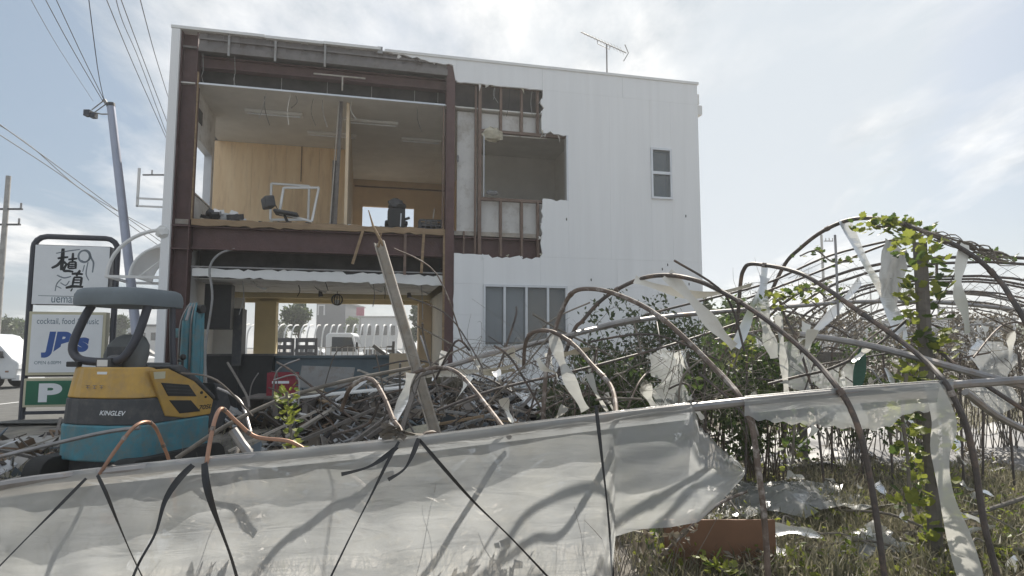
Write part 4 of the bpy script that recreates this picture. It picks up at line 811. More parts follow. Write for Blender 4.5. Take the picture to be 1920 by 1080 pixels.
# pallets / slatted panels behind the opening
for j, (x0, x1, lab) in enumerate([(518, 548, 'dark slatted pallet standing on edge left of the white truck'), (556, 592, 'dark slatted pallet standing on edge next to the white truck cab')]):
    Y = 24; a = W(x0, 640, Y); b = W(x1, 640, Y); t = thing('slatted_pallet', lab, 'pallet', ((a.x+b.x)/2, Y, 0.06)); hw = (b.x-a.x)/2; zt = W(x0, 634, Y).z - 0.06
    for k in range(7): obj('slat', MB().box(-hw, hw, 0, 0.03, 0.1 + k*(zt-0.2)/6.2, 0.1 + k*(zt-0.2)/6.2 + 0.16), 'far_dark', t)
    for xx in (-hw, 0, hw): obj('stringer', MB().box(xx-0.05, xx+0.05, 0.031, 0.12, 0, zt), 'far_dark', t)
# mesh fence
fb = W(735, 650, 22); fl = W(600, 650, 22)
FT = thing('mesh_fence', 'low white wire mesh fence beyond the ground floor counter', 'fence', (fl.x, 22, 0.06)); wdt = fb.x - fl.x
for k in range(14): obj('picket', MB().box(k*wdt/13-0.012, k*wdt/13+0.012, -0.012, 0.012, 0, 1.55), 'grey_steel', FT)
for k in range(4): obj('rail', MB().box(-0.05, wdt+0.05, -0.028, -0.013, 0.3 + k*0.4, 0.32 + k*0.4), 'grey_steel', FT)
aa = W(715, 655, 21.5); VV = thing('machine_frame', 'dark angled machine frame standing by the mesh fence', 'machine', (aa.x, 21.5, 0.06))
obj('strut', MB().bar(W(700, 648, 21.5)-VV.location, W(722, 665, 21.5)-VV.location, 0.1, 0.12), 'far_dark', VV); obj('upright', MB().bar(W(738, 640, 21.5)-VV.location, W(736, 700, 21.5)-VV.location, 0.08, 0.08), 'far_dark', VV)
for yy in (650, 658, 665): obj('rung', MB().bar(W(726, yy, 21.5)-VV.location, W(738, yy, 21.5)-VV.location, 0.06, 0.05), 'far_dark', VV)
obj('strut', MB().bar(W(722, 665, 21.5)-VV.location, W(724, 705, 21.5)-VV.location, 0.1, 0.1), 'far_dark', VV)
# far greenhouse skeleton of white hoops
gb = W(590, 650, 38); gb.z = 0
GH = thing('bare_greenhouse', 'row of bare white greenhouse hoops beyond the parked cars', 'greenhouse', gb)
for k in range(24):
    x0 = 433 + k * 14.0 + rng.uniform(-1.5, 1.5); lean = 16 - 12 * smoothstep(0, 20, k)
    ps = spline([W(x0, 664, 38), W(x0+1.5, 640, 38), W(x0+4, 622, 38), W(x0+4+lean*0.45, 611, 38.3), W(x0+4+lean, 608 + rng.uniform(-1, 2), 39)], 4)
    obj('hoop', MB().tube([p - gb for p in ps], 0.045, 6), 'white_paint', GH)
obj('rail', MB().tube([W(430, 653, 38)-gb, W(780, 655, 38)-gb], 0.04, 5), 'white_paint', GH)

# ------------------------------------------------------------ far buildings and trees
def fbox(name, label, x0, x1, ytop, Y, m, dep=8, roof=None, wins=0):
    a = W(x0, ytop, Y); b = W(x1, ytop, Y); t = thing(name, label, 'building', ((a.x+b.x)/2, Y, 0)); hw = (b.x-a.x)/2
    wl = obj('wall', MB().box(-hw, hw, 0, dep, -0.2, a.z), m, t); obj('roof', MB().box(-hw-0.2, hw+0.2, -0.2, dep+0.2, a.z+0.002, a.z+0.3), roof or m, t)
    for k in range(wins):
        u0 = -hw + (k+0.25) * 2*hw/wins; obj('window', MB().box(u0, u0 + hw/wins, -0.05, -0.003, a.z*0.55, a.z*0.8), 'glass_van', wl)
    return t
db = fbox('dark_building', 'dark slate building with white mark beyond the hoops', 594, 648, 569, 110, 'far_dark', 14)
a = W(603, 578, 109.9) - Vector(db.location); obj('wall_mark', MB().box(a.x-0.7, a.x-0.45, -0.14, -0.09, a.z-1.2, a.z+0.4).box(a.x-0.7, a.x+0.6, -0.14, -0.09, a.z+0.4, a.z+0.65).box(a.x+0.35, a.x+0.6, -0.14, -0.09, a.z-1.2, a.z+0.4), 'far_pale', db)
fbox('low_building', 'long pale low building beside the dark slate building', 655, 745, 596, 105, 'far_pale', 10, 'grey_steel', 6)
fbox('low_building', 'low pale building seen right of the ground floor pillar', 806, 835, 598, 90, 'far_pale', 9, 'grey_steel', 3)
fbox('low_building', 'flat grey house roof far beyond the roadside sign', 215, 300, 612, 95, 'far_pale', 10, 'far_dark', 4)
fbox('low_building', 'wide pale house far beyond the dry brush and bare hoops', 1450, 1720, 607, 85, 'far_pale', 12, 'far_dark', 8)
fbox('low_building', 'grey shed far off behind the torn hanging strip', 1740, 1905, 600, 75, 'far_pale', 9, 'dark_grey', 5)
pk = W(676, 584, 90); PS = thing('pink_sign', 'small pink square sign on a pole above the low building', 'sign', (pk.x, 90, 0)); obj('pole', MB().tube([(0, 0, 0), (0, 0, pk.z)], 0.12, 8), 'grey_steel', PS); obj('panel', MB().box(-0.55, 0.55, -0.2, 0, pk.z-0.6, pk.z+0.6), 'pink', PS)
def leafcloud(centres, n, size, r, flat=1.0, up=0.0, sd=1):
    q = random.Random(sd); mb = MB(); V = []; Fc = []
    for i in range(n):
        c, rad = centres[q.randrange(len(centres))]
        while True:
            d = Vector((q.uniform(-1, 1), q.uniform(-1, 1), q.uniform(-1, 1)))
            if 0.1 < d.length <= 1: break
        p = Vector(c) + Vector((d.x*rad, d.y*rad, d.z*rad*flat))
        a = Vector((q.gauss(0, 1), q.gauss(0, 1), q.gauss(0, 1) + up)).normalized(); b = a.orthogonal().normalized(); b = Matrix.Rotation(q.uniform(0, 6.28), 3, a) @ b
        L = size * q.uniform(0.6, 1.4); wd = b.cross(a) * L * r; o = len(V)
        V += [p, p + b*L*0.5 + wd*0.5 + a*L*0.06, p + b*L, p + b*L*0.5 - wd*0.5 + a*L*0.06]; Fc.append((o, o+1, o+2, o+3))
    mb.v = V; mb.f = Fc; return mb
def tree(name, label, x, Y, ytop, ybot, pw, m, n, size, sd, group=None, cat='tree'):
    c = W(x, (ytop+ybot)/2, Y); top = W(x, ytop, Y); bot = W(x, ybot, Y); rad = pw/2 * Y/FPX; q = random.Random(sd)
    t = thing(name, label, cat, (c.x, Y, 0), 0, group); h = (top.z-max(bot.z, 0.2))/2; cz = (top.z+max(bot.z, 0.2))/2
    tk = MB().tube([(0, 0, -0.1), (0.05*rad, 0, cz*0.6), (0, 0, cz)], 0.05*rad+0.04, 8, 0.02*rad+0.02)
    cs = []
    for i in range(14):
        a = q.uniform(0, 6.28); rr = rad * q.uniform(0.1, 0.75); zz = q.uniform(-0.7, 0.7); k = math.sqrt(max(0.1, 1-zz*zz))
        cpt = Vector((rr*k*math.cos(a), rr*k*math.sin(a)*0.8, cz + zz*h)); cs.append((cpt, rad*q.uniform(0.25, 0.42)))
        if i < 6: tk.tube([(0, 0, cz*0.55), cpt*0.5 + Vector((0, 0, cz*0.3)), cpt], 0.025*rad+0.015, 5, 0.006*rad+0.005)
    obj('trunk', tk, 'bark', t); obj('crown', leafcloud(cs, n, size, 0.55, min(1.0, h/rad*1.3), 0, sd), m, t, recalc=False); return t
tree('broad_tree', 'dark rounded tree beside the dark slate building', 561, 60, 566, 625, 66, 'leaf_dark', 2600, 0.34, 3)
for i, (x, Y, yt, pw, lab) in enumerate([(8, 75, 598, 60, 'bushy tree behind the parked van'), (35, 90, 600, 46, 'tree showing between the van and the sign post'), (222, 80, 590, 42, 'dense tree between the sign and the service pole'), (440, 85, 600, 40, 'small tree beyond the hoops left of the cream pillar'), (525, 90, 602, 40, 'low tree left of the dark rounded tree'), (660, 95, 588, 30, 'loose shrubby tree between the dark building and the pink sign'), (785, 60, 566, 46, 'tree showing beside the ground floor pillar'), (-40, 80, 592, 60, 'tree at the edge of the lot behind the van')]):
    tree('distant_tree', lab, x, Y, yt, 640, pw, 'leaf_green' if i % 2 else 'leaf_dark', 900, 0.5, 20+i, 'trees far behind')
for i, (x, Y, yt, yb, pw, lab, m, n) in enumerate([(1385, 19, 528, 700, 90, 'thin leafed tree rising just right of the white wall', 'leaf_green', 1500), (1330, 17.5, 560, 700, 70, 'bushy tree tucked against the right corner of the building', 'leaf_dark', 1300), (1460, 20, 575, 720, 90, 'green tree behind the hanging white straps', 'leaf_green', 1300)]):
    tree('small_tree', lab, x, Y, yt, yb, pw, m, n, 0.22, 50+i)
for i in range(9):
    x = 1500 + i * 55; tree('distant_tree', 'low hazy tree in the far row beyond the dry brush', x, 120 + 9*(i % 3), 600 + 4*(i % 3), 650, 70, 'leaf_green', 380, 1.0, 80+i, 'far tree row on the right')

# ------------------------------------------------------------ collapsed greenhouse in the foreground
def pipe(ps, r, m, name, label, cat, Y0=None, Y1=None, Ym=None, group=None, k=6):
    pts = line(ps, Y0, Y1, Ym) if Y0 is not None else ps
    return one(name, MB().tube(spline(pts, k), r, 8), m, label, cat, group)
RY0, RY1 = 3.25, 4.0                                                # ridge pipe: distance at x=0 and at x=1920
def RYx(x): return RY0 + (RY1-RY0) * x / 1920
RIDGE = [(-900, 1088), (-260, 960), (0, 907), (160, 886), (330, 868), (560, 846), (760, 826), (960, 801), (1160, 776), (1390, 750), (1600, 731), (1780, 718), (1920, 708), (2150, 688)]
def ridge_y(x):
    for (a, b), (c, d) in zip(RIDGE, RIDGE[1:]):
        if a <= x <= c: return b + (d-b)*(x-a)/(c-a)
    return RIDGE[-1][1]
pipe([(x, y+4, RYx(x)) for x, y in RIDGE], 0.026, 'galv', 'ridge_pipe', 'long grey ridge pipe of the collapsed greenhouse carrying the plastic film', 'pipe', 1)
# main sheet: hangs from the ridge down towards us
def film_sheet(name, label, xs, prof_y, nv, front, m, seed, wr=1.0, hole=None, roll=True, topf=None):
    mb = MB(); q = random.Random(seed); ph = [q.uniform(0, 6.28) for _ in range(12)]; nx = len(xs); idx = {}
    cols = []
    for i, x in enumerate(xs):
        yt = ridge_y(x); yb = prof_y(x); Yr = RYx(x); tt = topf(x) if topf else None
        if tt: cols.append([W(x, tt, Yr-0.03)]*3); yt = tt
        elif roll: cols.append([W(x, yt+26, Yr+0.10), W(x, yt+2, Yr+0.06), W(x, yt-7, Yr)])
        else: cols.append([])
        for j in range(nv + 1):
            v = j / nv; y = yt - 5 + (yb - yt + 5) * v + 7 * v
            Y = Yr - 0.03 - front * (v ** 0.85)
            fold = 0.030*math.sin(x*0.011+ph[0]+v*5)*smoothstep(0, .25, v) + 0.008*math.sin(x*0.031+v*5+ph[1]) + 0.006*math.sin(x*0.052-v*7+ph[2]) + 0.026*math.sin(v*26+x*0.0035+ph[3])*math.exp(-v*5) + 0.004*math.sin(v*31 + x*0.018+ph[4]) + 0.003*math.sin(x*0.09 + v*21 + ph[5])
            cols[-1].append(W(x, y, Y + fold*wr))
    h = len(cols[0])
    for c in cols: mb.v += c
    for i in range(nx-1):
        for j in range(h-1):
            if hole and hole((xs[i]+xs[i+1])/2, j/h): continue
            mb.f.append((i*h+j, i*h+j+1, (i+1)*h+j+1, (i+1)*h+j))
    mb.smooth = True
    o = one(name, mb, m, label, 'plastic film', recalc=False)
    for md in list(o.modifiers): o.modifiers.remove(md)
    return o
def main_bot(x):
    P = [(-900, 1330), (1100, 1330), (1135, 1300), (1143, 1085), (1150, 1000), (1200, 985), (1255, 982), (1310, 972), (1360, 925), (1392, 890), (1398, 880)]
    if x <= 1398:
        for (a, b), (c, d) in zip(P, P[1:]):
            if a <= x <= c: return b + (d-b)*(x-a)/(c-a)
    return 870
def main_hole(x, v): return False
xs = [-764 + i*14 for i in range(145)] + [1262 + 5*i for i in range(28)]
FRONT = 0.26
def main_top(x):
    P = [(1297, 758), (1303, 776), (1312, 806), (1330, 822), (1352, 846), (1375, 862), (1398, 886)]
    for (a, b), (c, d) in zip(P, P[1:]):
        if a <= x <= c: return b + (d-b)*(x-a)/(c-a) + 3*math.sin(x*0.7)
    return None
film_sheet('plastic_film', 'large sheet of cloudy greenhouse film draped from the ridge pipe', xs, main_bot, 46, FRONT, 'film', 4, 1.0, None, True, main_top)
# clear remnant under the right half of the ridge pipe
RB = [(1395, 772), (1420, 780), (1470, 786), (1540, 792), (1600, 797), (1640, 800), (1668, 792), (1700, 768), (1760, 762), (1790, 750)]
def rem_bot(x):
    for (a, b), (c, d) in zip(RB, RB[1:]):
        if a <= x <= c: return b + (d-b)*(x-a)/(c-a) + 3*math.sin(x*0.2)
    return 750
o = film_sheet('film_remnant', 'narrow clear film remnant hanging under the bare end of the ridge pipe', [1396 + 8*i for i in range(50)], rem_bot, 12, 0.05, 'film_clear', 9, 0.5)

def strap(ps, wpx, Y0, Y1, m, label, name='film_strap', group=None, twist=0.6, cat='strap', taper=False):
    pts = spline(line(ps, Y0, Y1), 6); Ym = (Y0+Y1)/2; wm = wpx * Ym / FPX; q = random.Random(int(ps[0][0])); a, b = q.uniform(0, 6), q.uniform(2, 5)
    f = lambda t: wm * (0.8 + 0.25*math.sin(a + t*b*3)) * ((1-t*0.85) if taper else 1)
    return one(name, MB().ribbon(pts, f, None, twist), m, label, cat, group, recalc=False)
# hoops
HO = [
 ([(185, 892, 3.3), (215, 846, 3.34), (250, 802, 3.4), (275, 791, 3.5), (292, 803, 3.62), (306, 835, 3.7), (318, 870, 3.75), (330, 960, 3.8)], 0.010, 'copper', 'thin copper coloured hoop arching low behind the film'),
 ([(384, 892, 3.35), (392, 838, 3.4), (402, 790, 3.45), (412, 768, 3.5), (422, 770, 3.55), (445, 792, 3.6), (480, 819, 3.65), (540, 827, 3.7), (575, 845, 3.72)], 0.011, 'copper', 'copper coloured hoop with a kinked grey tail'),
 ([(640, 770, 4.6), (655, 730, 4.5), (680, 711, 4.4), (700, 714, 4.2), (720, 745, 4.0), (738, 788, 3.8), (750, 805, 3.7), (760, 835, 3.6)], 0.015, 'rusty', 'short rusty hoop folding down to the knotted straps'),
 ([(760, 706, 5.2), (800, 692, 5.1), (835, 690, 5.0), (862, 702, 4.8), (890, 732, 4.5), (915, 764, 4.2), (940, 797, 3.8), (955, 820, 3.65)], 0.015, 'rusty', 'low rusty hoop running down to the ridge pipe'),
 ([(982, 690, 5.2), (985, 645, 5.1), (1000, 623, 5.0), (1035, 622, 4.9), (1075, 646, 4.7), (1110, 684, 4.5), (1140, 716, 4.2), (1152, 745, 4.0), (1156, 790, 3.75)], 0.016, 'rusty', 'brown hoop with pale blotches beside the sliding window'),
 ([(1018, 790, 5.0), (1024, 700, 5.1), (1040, 622, 5.2), (1058, 572, 5.2), (1078, 546, 5.1), (1112, 542, 5.0), (1150, 550, 4.9), (1200, 571, 4.8), (1245, 600, 4.6), (1290, 640, 4.4), (1330, 680, 4.2), (1365, 716, 4.0), (1392, 752, 3.82), (1410, 800, 3.75), (1422, 880, 3.7), (1432, 960, 3.7), (1440, 1080, 3.7), (1446, 1250, 3.7)], 0.018, 'rusty', 'grey brown hoop arching in front of the white wall'),
 ([(1040, 720, 6.0), (1075, 623, 5.9), (1092, 602, 5.8), (1120, 570, 5.7), (1150, 547, 5.6), (1200, 523, 5.4), (1250, 516, 5.2), (1300, 524, 5.0), (1340, 540, 4.9), (1387, 566, 4.7), (1440, 602, 4.5), (1490, 642, 4.3), (1535, 684, 4.1), (1568, 724, 3.86), (1592, 760, 3.8), (1615, 820, 3.75), (1632, 900, 3.75), (1645, 980, 3.75), (1660, 1090, 3.75), (1680, 1230, 3.75)], 0.0185, 'dark_pipe', 'dark hoop carrying a slack white film strap'),
 ([(1380, 650, 6.2), (1388, 536, 6.0), (1395, 505, 5.9), (1408, 495, 5.8), (1440, 498, 5.6), (1480, 506, 5.4), (1510, 517, 5.2), (1550, 541, 5.0), (1592, 571, 4.8), (1640, 604, 4.6), (1690, 640, 4.4), (1732, 674, 4.2), (1768, 712, 3.92), (1790, 750, 3.88), (1812, 800, 3.85), (1828, 870, 3.85), (1845, 980, 3.85), (1872, 1090, 3.85), (1900, 1230, 3.85)], 0.0185, 'dark_pipe', 'dark square shouldered hoop reaching the right end of the ridge pipe'),
 ([(1440, 560, 6.9), (1472, 495, 6.7), (1500, 466, 6.5), (1537, 437, 6.3), (1580, 416, 6.1), (1618, 409, 5.9), (1655, 411, 5.7), (1695, 420, 5.5), (1732, 434, 5.3), (1788, 458, 5.1), (1838, 490, 5.0), (1877, 530, 4.9), (1898, 562, 4.8), (1922, 602, 4.7), (1970, 700, 4.6), (2000, 900, 4.6)], 0.020, 'dark_pipe', 'tallest hoop with leafy vines on its crown'),
]
for ps, r, m, lab in HO:
    ho = pipe(ps, r, m, 'greenhouse_hoop', lab, 'hoop', 1, group='hoops of the collapsed greenhouse')
    P = spline(line(ps, 1), 6)
    for f in (0.22, 0.47, 0.7):
        i = int(f*len(P)); a = P[i]; d = (P[i+1]-P[i]).normalized(); obj('clamp', MB().tube([a - d*r, a + d*r], r*1.25, 8), 'rusty', ho, world=True)
# bare tunnel further back: regular hoops along an axis running off to the right
ax0 = Vector((4.9, 7.2, 0)); ax1 = Vector((11.5, 17.0, 0)); axd = (ax1-ax0).normalized(); axn = Vector((axd.y, -axd.x, 0))
TN = thing('bare_tunnel', 'standing tunnel of thin bare hoops behind the vine covered post', 'greenhouse', ax0)
for k in range(13):
    c = axd * (k * 0.95); pts = []; hw, hh = 2.5, 2.62 + 0.05*math.sin(k*2.1)
    for j in range(25):
        t = math.pi * j / 24; pts.append(c + axn * (hw * math.copysign(abs(math.cos(t))**0.8, math.cos(t))) + Vector((0.05*math.sin(k*1.7), 0, hh * math.sin(t)**0.85)))
    obj('hoop', MB().tube(pts, 0.019, 6), 'dark_pipe', TN)
for (t, nm) in ((0.5*math.pi, 'ridge_rail'), (0.28*math.pi, 'side_rail'), (0.72*math.pi, 'side_rail'), (0.12*math.pi, 'side_rail'), (0.88*math.pi, 'side_rail')):
    o_ = axn * (2.5 * math.copysign(abs(math.cos(t))**0.8, math.cos(t))) + Vector((0, 0, 2.64*math.sin(t)**0.85 - 0.03)); obj(nm, MB().tube([o_, o_ + axd*11.5], 0.016, 6), 'dark_pipe', TN)
# loose pipes
for ps, r, m, lab in [
 ([(790, 702, 6.2), (840, 687, 6.1), (925, 662, 6.0), (1012, 642, 5.9), (1075, 627, 5.8), (1150, 607, 5.8), (1200, 597, 5.8)], 0.026, 'galv', 'bent grey rail slanting across below the sliding window'),
 ([(1080, 625, 5.6), (1200, 600, 6.2), (1330, 586, 6.8), (1490, 574, 7.2), (1600, 566, 7.4), (1760, 567, 7.4), (1900, 580, 7.2), (2000, 590, 7.0)], 0.024, 'galv', 'long pale rail stretching behind the straps and vine post'),
 ([(1500, 627, 5.0), (1600, 642, 4.8), (1700, 665, 4.5), (1790, 690, 4.2), (1960, 735, 4.0)], 0.026, 'galv', 'grey pipe crossing down behind the vine covered post'),
 ([(1810, 735, 4.3), (1870, 780, 4.4), (1940, 815, 4.5)], 0.026, 'galv', 'short grey pipe poking out past the last hoop'),
 ([(-40, 866, 6.0), (60, 842, 6.2), (190, 812, 6.3), (262, 802, 6.3)], 0.02, 'galv', 'thin pipe lying in the rubble below the excavator'),
 ([(330, 860, 5.0), (430, 795, 5.2), (530, 748, 5.5), (640, 716, 5.8), (770, 690, 6.0)], 0.018, 'dead_vine', 'film wrapped rail lying over the rubble towards the leaning post'),
 ([(436, 806, 4.4), (452, 830, 4.4), (470, 860, 4.4), (480, 930, 4.4)], 0.032, 'galv', 'stub of thick grey pipe sticking down behind the film'),
 ([(820, 770, 5.0), (930, 730, 5.2), (1100, 690, 5.6), (1280, 640, 6.2), (1430, 590, 6.8)], 0.012, 'dark_pipe', 'thin dark rod slanting up through the dark shrub'),
 ([(1210, 590, 6.6), (1330, 560, 6.6), (1440, 530, 6.6), (1560, 478, 6.5), (1720, 440, 6.2)], 0.012, 'dark_pipe', 'thin dark purlin rising to the leafy crown of the tallest hoop'),
 ([(1400, 560, 6.6), (1520, 515, 6.6), (1640, 466, 6.4), (1740, 432, 6.2)], 0.012, 'dark_pipe', 'second thin purlin just under the tallest hoop'),
 ([(1440, 720, 5.2), (1500, 705, 5.2), (1560, 690, 5.0), (1640, 650, 5.0), (1700, 600, 5.0)], 0.011, 'dark_pipe', 'thin rod bent up towards the vine covered post'),
 ([(1460, 560, 5.5), (1475, 600, 5.4), (1495, 640, 5.3), (1520, 720, 5.2)], 0.010, 'dark_pipe', 'thin dark rod hanging from the square shouldered hoop'),
 ([(700, 690, 7.0), (780, 676, 6.8), (900, 705, 6.2), (960, 735, 5.8)], 0.010, 'dark_pipe', 'thin crooked rod in the rubble right of the leaning post'),
 ([(1740, 640, 5.0), (1800, 690, 4.6), (1860, 730, 4.4), (1930, 775, 4.3)], 0.016, 'dark_pipe', 'dark rod falling away right of the vine covered post'),
 ([(1360, 1075, 4.6), (1500, 1045, 4.9), (1640, 1025, 5.2), (1720, 1000, 5.4)], 0.022, 'dead_vine', 'weathered stick lying in the weeds before the brown board'),
 ([(1820, 965, 5.6), (1870, 950, 5.8), (1930, 930, 6.0)], 0.02, 'dead_vine', 'pale crooked stick lying in the straw past the last hoop'),
]: pipe(ps, r, m, 'loose_pipe' if m != 'dead_vine' else 'stick', lab, 'pipe' if m != 'dead_vine' else 'stick', 1)
for i, (x, y, Y) in enumerate([(1450, 700, 7.5), (1475, 690, 7.2), (1512, 700, 7.0), (1560, 690, 7.6), (1618, 690, 7.4), (1655, 700, 7.0), (1750, 690, 7.3), (1800, 700, 7.0), (1838, 690, 7.4), (1885, 690, 7.1), (1910, 700, 6.6), (1320, 690, 7.3), (1290, 700, 7.6), (1400, 700, 7.0)]):
    t = W(x, y - 40, Y); q = random.Random(i); b = Vector((t.x + q.uniform(-.15, .15), t.y, 0)); pipe([b, b.lerp(t, 0.5) + Vector((q.uniform(-.02, .02), 0, 0)), t], 0.013, 'dark_pipe', 'thin_stake', 'thin dark stake standing among the dry brush and weeds', 'stake', group='thin stakes in the brush')
# film straps
S = [
 ([(1582, 414, 6.1), (1600, 450, 6.0), (1626, 500, 5.8), (1655, 548, 5.6), (1678, 600, 5.4), (1690, 640, 5.2)], 24, 'film_strap', 'long white strap hanging down from the tallest hoop', 0.4),
 ([(1250, 514, 5.2), (1285, 548, 5.15), (1320, 588, 5.1), (1350, 622, 5.05), (1378, 650, 5.0)], 26, 'strap_white', 'white strap dropping from the crown of the dark hoop', 0.8),
 ([(1378, 650, 5.0), (1396, 612, 5.2), (1412, 570, 5.4), (1428, 535, 5.6), (1432, 497, 5.7)], 20, 'film_strap', 'white strap rising to the square shouldered hoop', 0.5),
 ([(1432, 520, 5.6), (1430, 580, 5.4), (1440, 630, 5.3), (1452, 672, 5.2)], 24, 'film_strap', 'crumpled strip hanging straight from the square shouldered hoop', 0.3),
 ([(1458, 590, 5.3), (1465, 640, 5.25), (1470, 690, 5.2), (1475, 740, 5.2)], 15, 'film_strap', 'narrow pale strip hanging beside the crumpled strip', 0.2),
 ([(1500, 652, 5.2), (1540, 607, 5.5), (1580, 565, 5.9), (1612, 525, 6.3)], 18, 'film_strap', 'diagonal translucent strap between the bare hoops', 0.3),
 ([(1190, 524, 5.4), (1230, 537, 5.35), (1290, 551, 5.3), (1350, 548, 5.3), (1410, 532, 5.4)], 18, 'strap_white', 'slack white film strip sagging below the dark hoop crown', 1.2),
 ([(1808, 458, 5.1), (1798, 510, 5.05), (1797, 545, 5.0), (1810, 585, 4.95), (1816, 625, 4.9)], 20, 'strap_white', 'twisted torn strip hanging right of the vine covered post', 1.6),
 ([(1035, 622, 4.9), (1048, 665, 4.8), (1068, 712, 4.7), (1098, 770, 4.6)], 24, 'film_strap', 'grey strap sloping down from the hoop beside the sliding window', 0.2),
 ([(1745, 720, 3.9), (1768, 790, 3.85), (1762, 850, 3.85), (1775, 930, 3.8), (1800, 1010, 3.8), (1832, 1120, 3.8)], 40, 'film_strap', 'broad white strap hanging from the ridge pipe into the weeds', 0.9),
 ([(770, 700, 5.0), (758, 745, 4.9), (735, 800, 4.7), (715, 830, 4.5)], 20, 'film_strap', 'pale strap lying against the leaning channel post', 0.5),
 ([(800, 704, 6.2), (870, 697, 6.1), (940, 690, 6.0), (985, 672, 5.9)], 14, 'strap_white', 'dirty white film rag along the bent grey rail', 1.5),
 ([(905, 700, 5.9), (935, 698, 5.85), (965, 692, 5.8)], 13, 'insul', 'yellowish film rag below the bent grey rail', 1.0),
 ([(1042, 668, 4.9), (1075, 660, 4.85), (1105, 652, 4.8)], 15, 'insul', 'yellowed strip caught under the worn grey hoop', 1.0),
 ([(1008, 672, 4.9), (1020, 690, 4.9), (1042, 698, 4.9), (1046, 712, 4.9)], 14, 'strap_white', 'white rag snagged on the left leg of the grey brown hoop', 2.0),
 ([(1660, 690, 5.3), (1672, 720, 5.2), (1662, 770, 5.1)], 10, 'film_strap', 'short pale strip low behind the dark hoop leg', 0.4),
 ([(1618, 640, 5.2), (1612, 690, 5.2), (1606, 735, 5.2)], 20, 'green_net', 'hanging scrap of dark green netting', 0.5),
]
for ps, wp, m, lab, tw in S: strap([(p[0], p[1], p[2]) for p in ps], wp, ps[0][2], ps[-1][2], m, lab, 'film_strap' if m in ('film_strap', 'strap_white') else 'rag', None, tw, 'strap' if m in ('film_strap', 'strap_white') else 'rag')
# torn grey mesh sheet by the vine post
mb = MB(); L_ = [(1660, 446), (1650, 500), (1652, 545), (1664, 592)]; Rr = [(1700, 470), (1700, 505), (1690, 545), (1672, 596)]
for i in range(12):
    t = i/11; a = spline([Vector((x, y, 0)) for x, y in L_], 4); b = spline([Vector((x, y, 0)) for x, y in Rr], 4); A = a[int(t*(len(a)-1))]; Bq = b[int(t*(len(b)-1))]
    for j in range(7): s = j/6; P = A.lerp(Bq, s); mb.v.append(W(P.x + 2*math.sin(i*2+j), P.y + 3*math.sin(j*1.7), 5.6 + 0.05*math.sin(3*s*3.1+t*5)))
mb.f = [(i*7+j, i*7+j+1, (i+1)*7+j+1, (i+1)*7+j) for i in range(11) for j in range(6)]; mb.smooth = True
o = one('torn_sheet', mb, 'board', 'torn grey sheet hanging beside the vine covered post', 'sheet', recalc=False); o.modifiers.clear()
# cords laid over the film, plus a dark ribbon painting one fold's shade
def film_pt(x, y):
    yt = ridge_y(x); v = max(0.0, (y-yt+5)/(1330-yt)); return RYx(x) - 0.03 - FRONT*(v**0.85) - 0.05
CD = [([(162, 897), (110, 950), (50, 1010), (-20, 1082)], 6, 'taut black cord over the film, beside the thin copper hoop'), ([(183, 890), (200, 925), (222, 980), (250, 1045), (285, 1115)], 8, 'flat dark strap over the film, crossed by the wide creased strap'), ([(362, 872), (335, 900), (310, 940), (292, 1000), (262, 1055), (240, 1110)], 12, 'wide creased dark strap slanting across the film'), ([(384, 868), (388, 905), (400, 950), (418, 1000), (436, 1050), (455, 1115)], 15, 'wide dark strap hanging below the copper hoop on the film'), ([(748, 828), (725, 870), (698, 925), (660, 1000), (612, 1100)], 6, 'thin black cord falling from the knotted straps over the film'), ([(786, 824), (830, 875), (890, 942), (960, 1010), (1050, 1105)], 7, 'black cord running from the knotted straps towards the film edge'), ([(1117, 760), (1122, 800), (1130, 870), (1140, 960), (1152, 1105)], 7, 'upright black cord near the right end of the film'), ([(745, 838), (715, 862), (685, 878), (640, 890)], 9, 'short dark ribbon laid on the film as the shade of a fold'), ([(785, 822), (775, 850), (758, 880), (728, 900)], 9, 'limp dark strap end below the knotted straps')]
for ps, wp, lab in CD:
    pts = spline([W(x, y, film_pt(x, y) - (0.03 if y > ridge_y(x)+12 else 0)) for x, y in ps], 6); Ym = 3.1
    one('cord', MB().ribbon(pts, (lambda t, w_=wp: w_*Ym/FPX*(0.85+0.3*math.sin(t*7))), None, 0.7), 'strap_black', lab, 'cord', recalc=False)
kn = MB(); q = random.Random(12); kc = W(748, 818, RYx(748)-0.02)
for i in range(9):
    a = kc + Vector((q.uniform(-.11, .11), q.uniform(-.05, .05), q.uniform(-.02, .06))); b = kc + Vector((q.uniform(-.12, .14), q.uniform(-.05, .05), q.uniform(-.03, .07))); kn.ribbon(spline([a, kc + Vector((q.uniform(-.03, .03), -0.04, q.uniform(0, .06))), b], 5), 0.03, None, q.uniform(0, 3))
one('strap_knot', kn, 'dead_vine', 'tangled knot of old straps on the ridge pipe', 'knot', recalc=False)
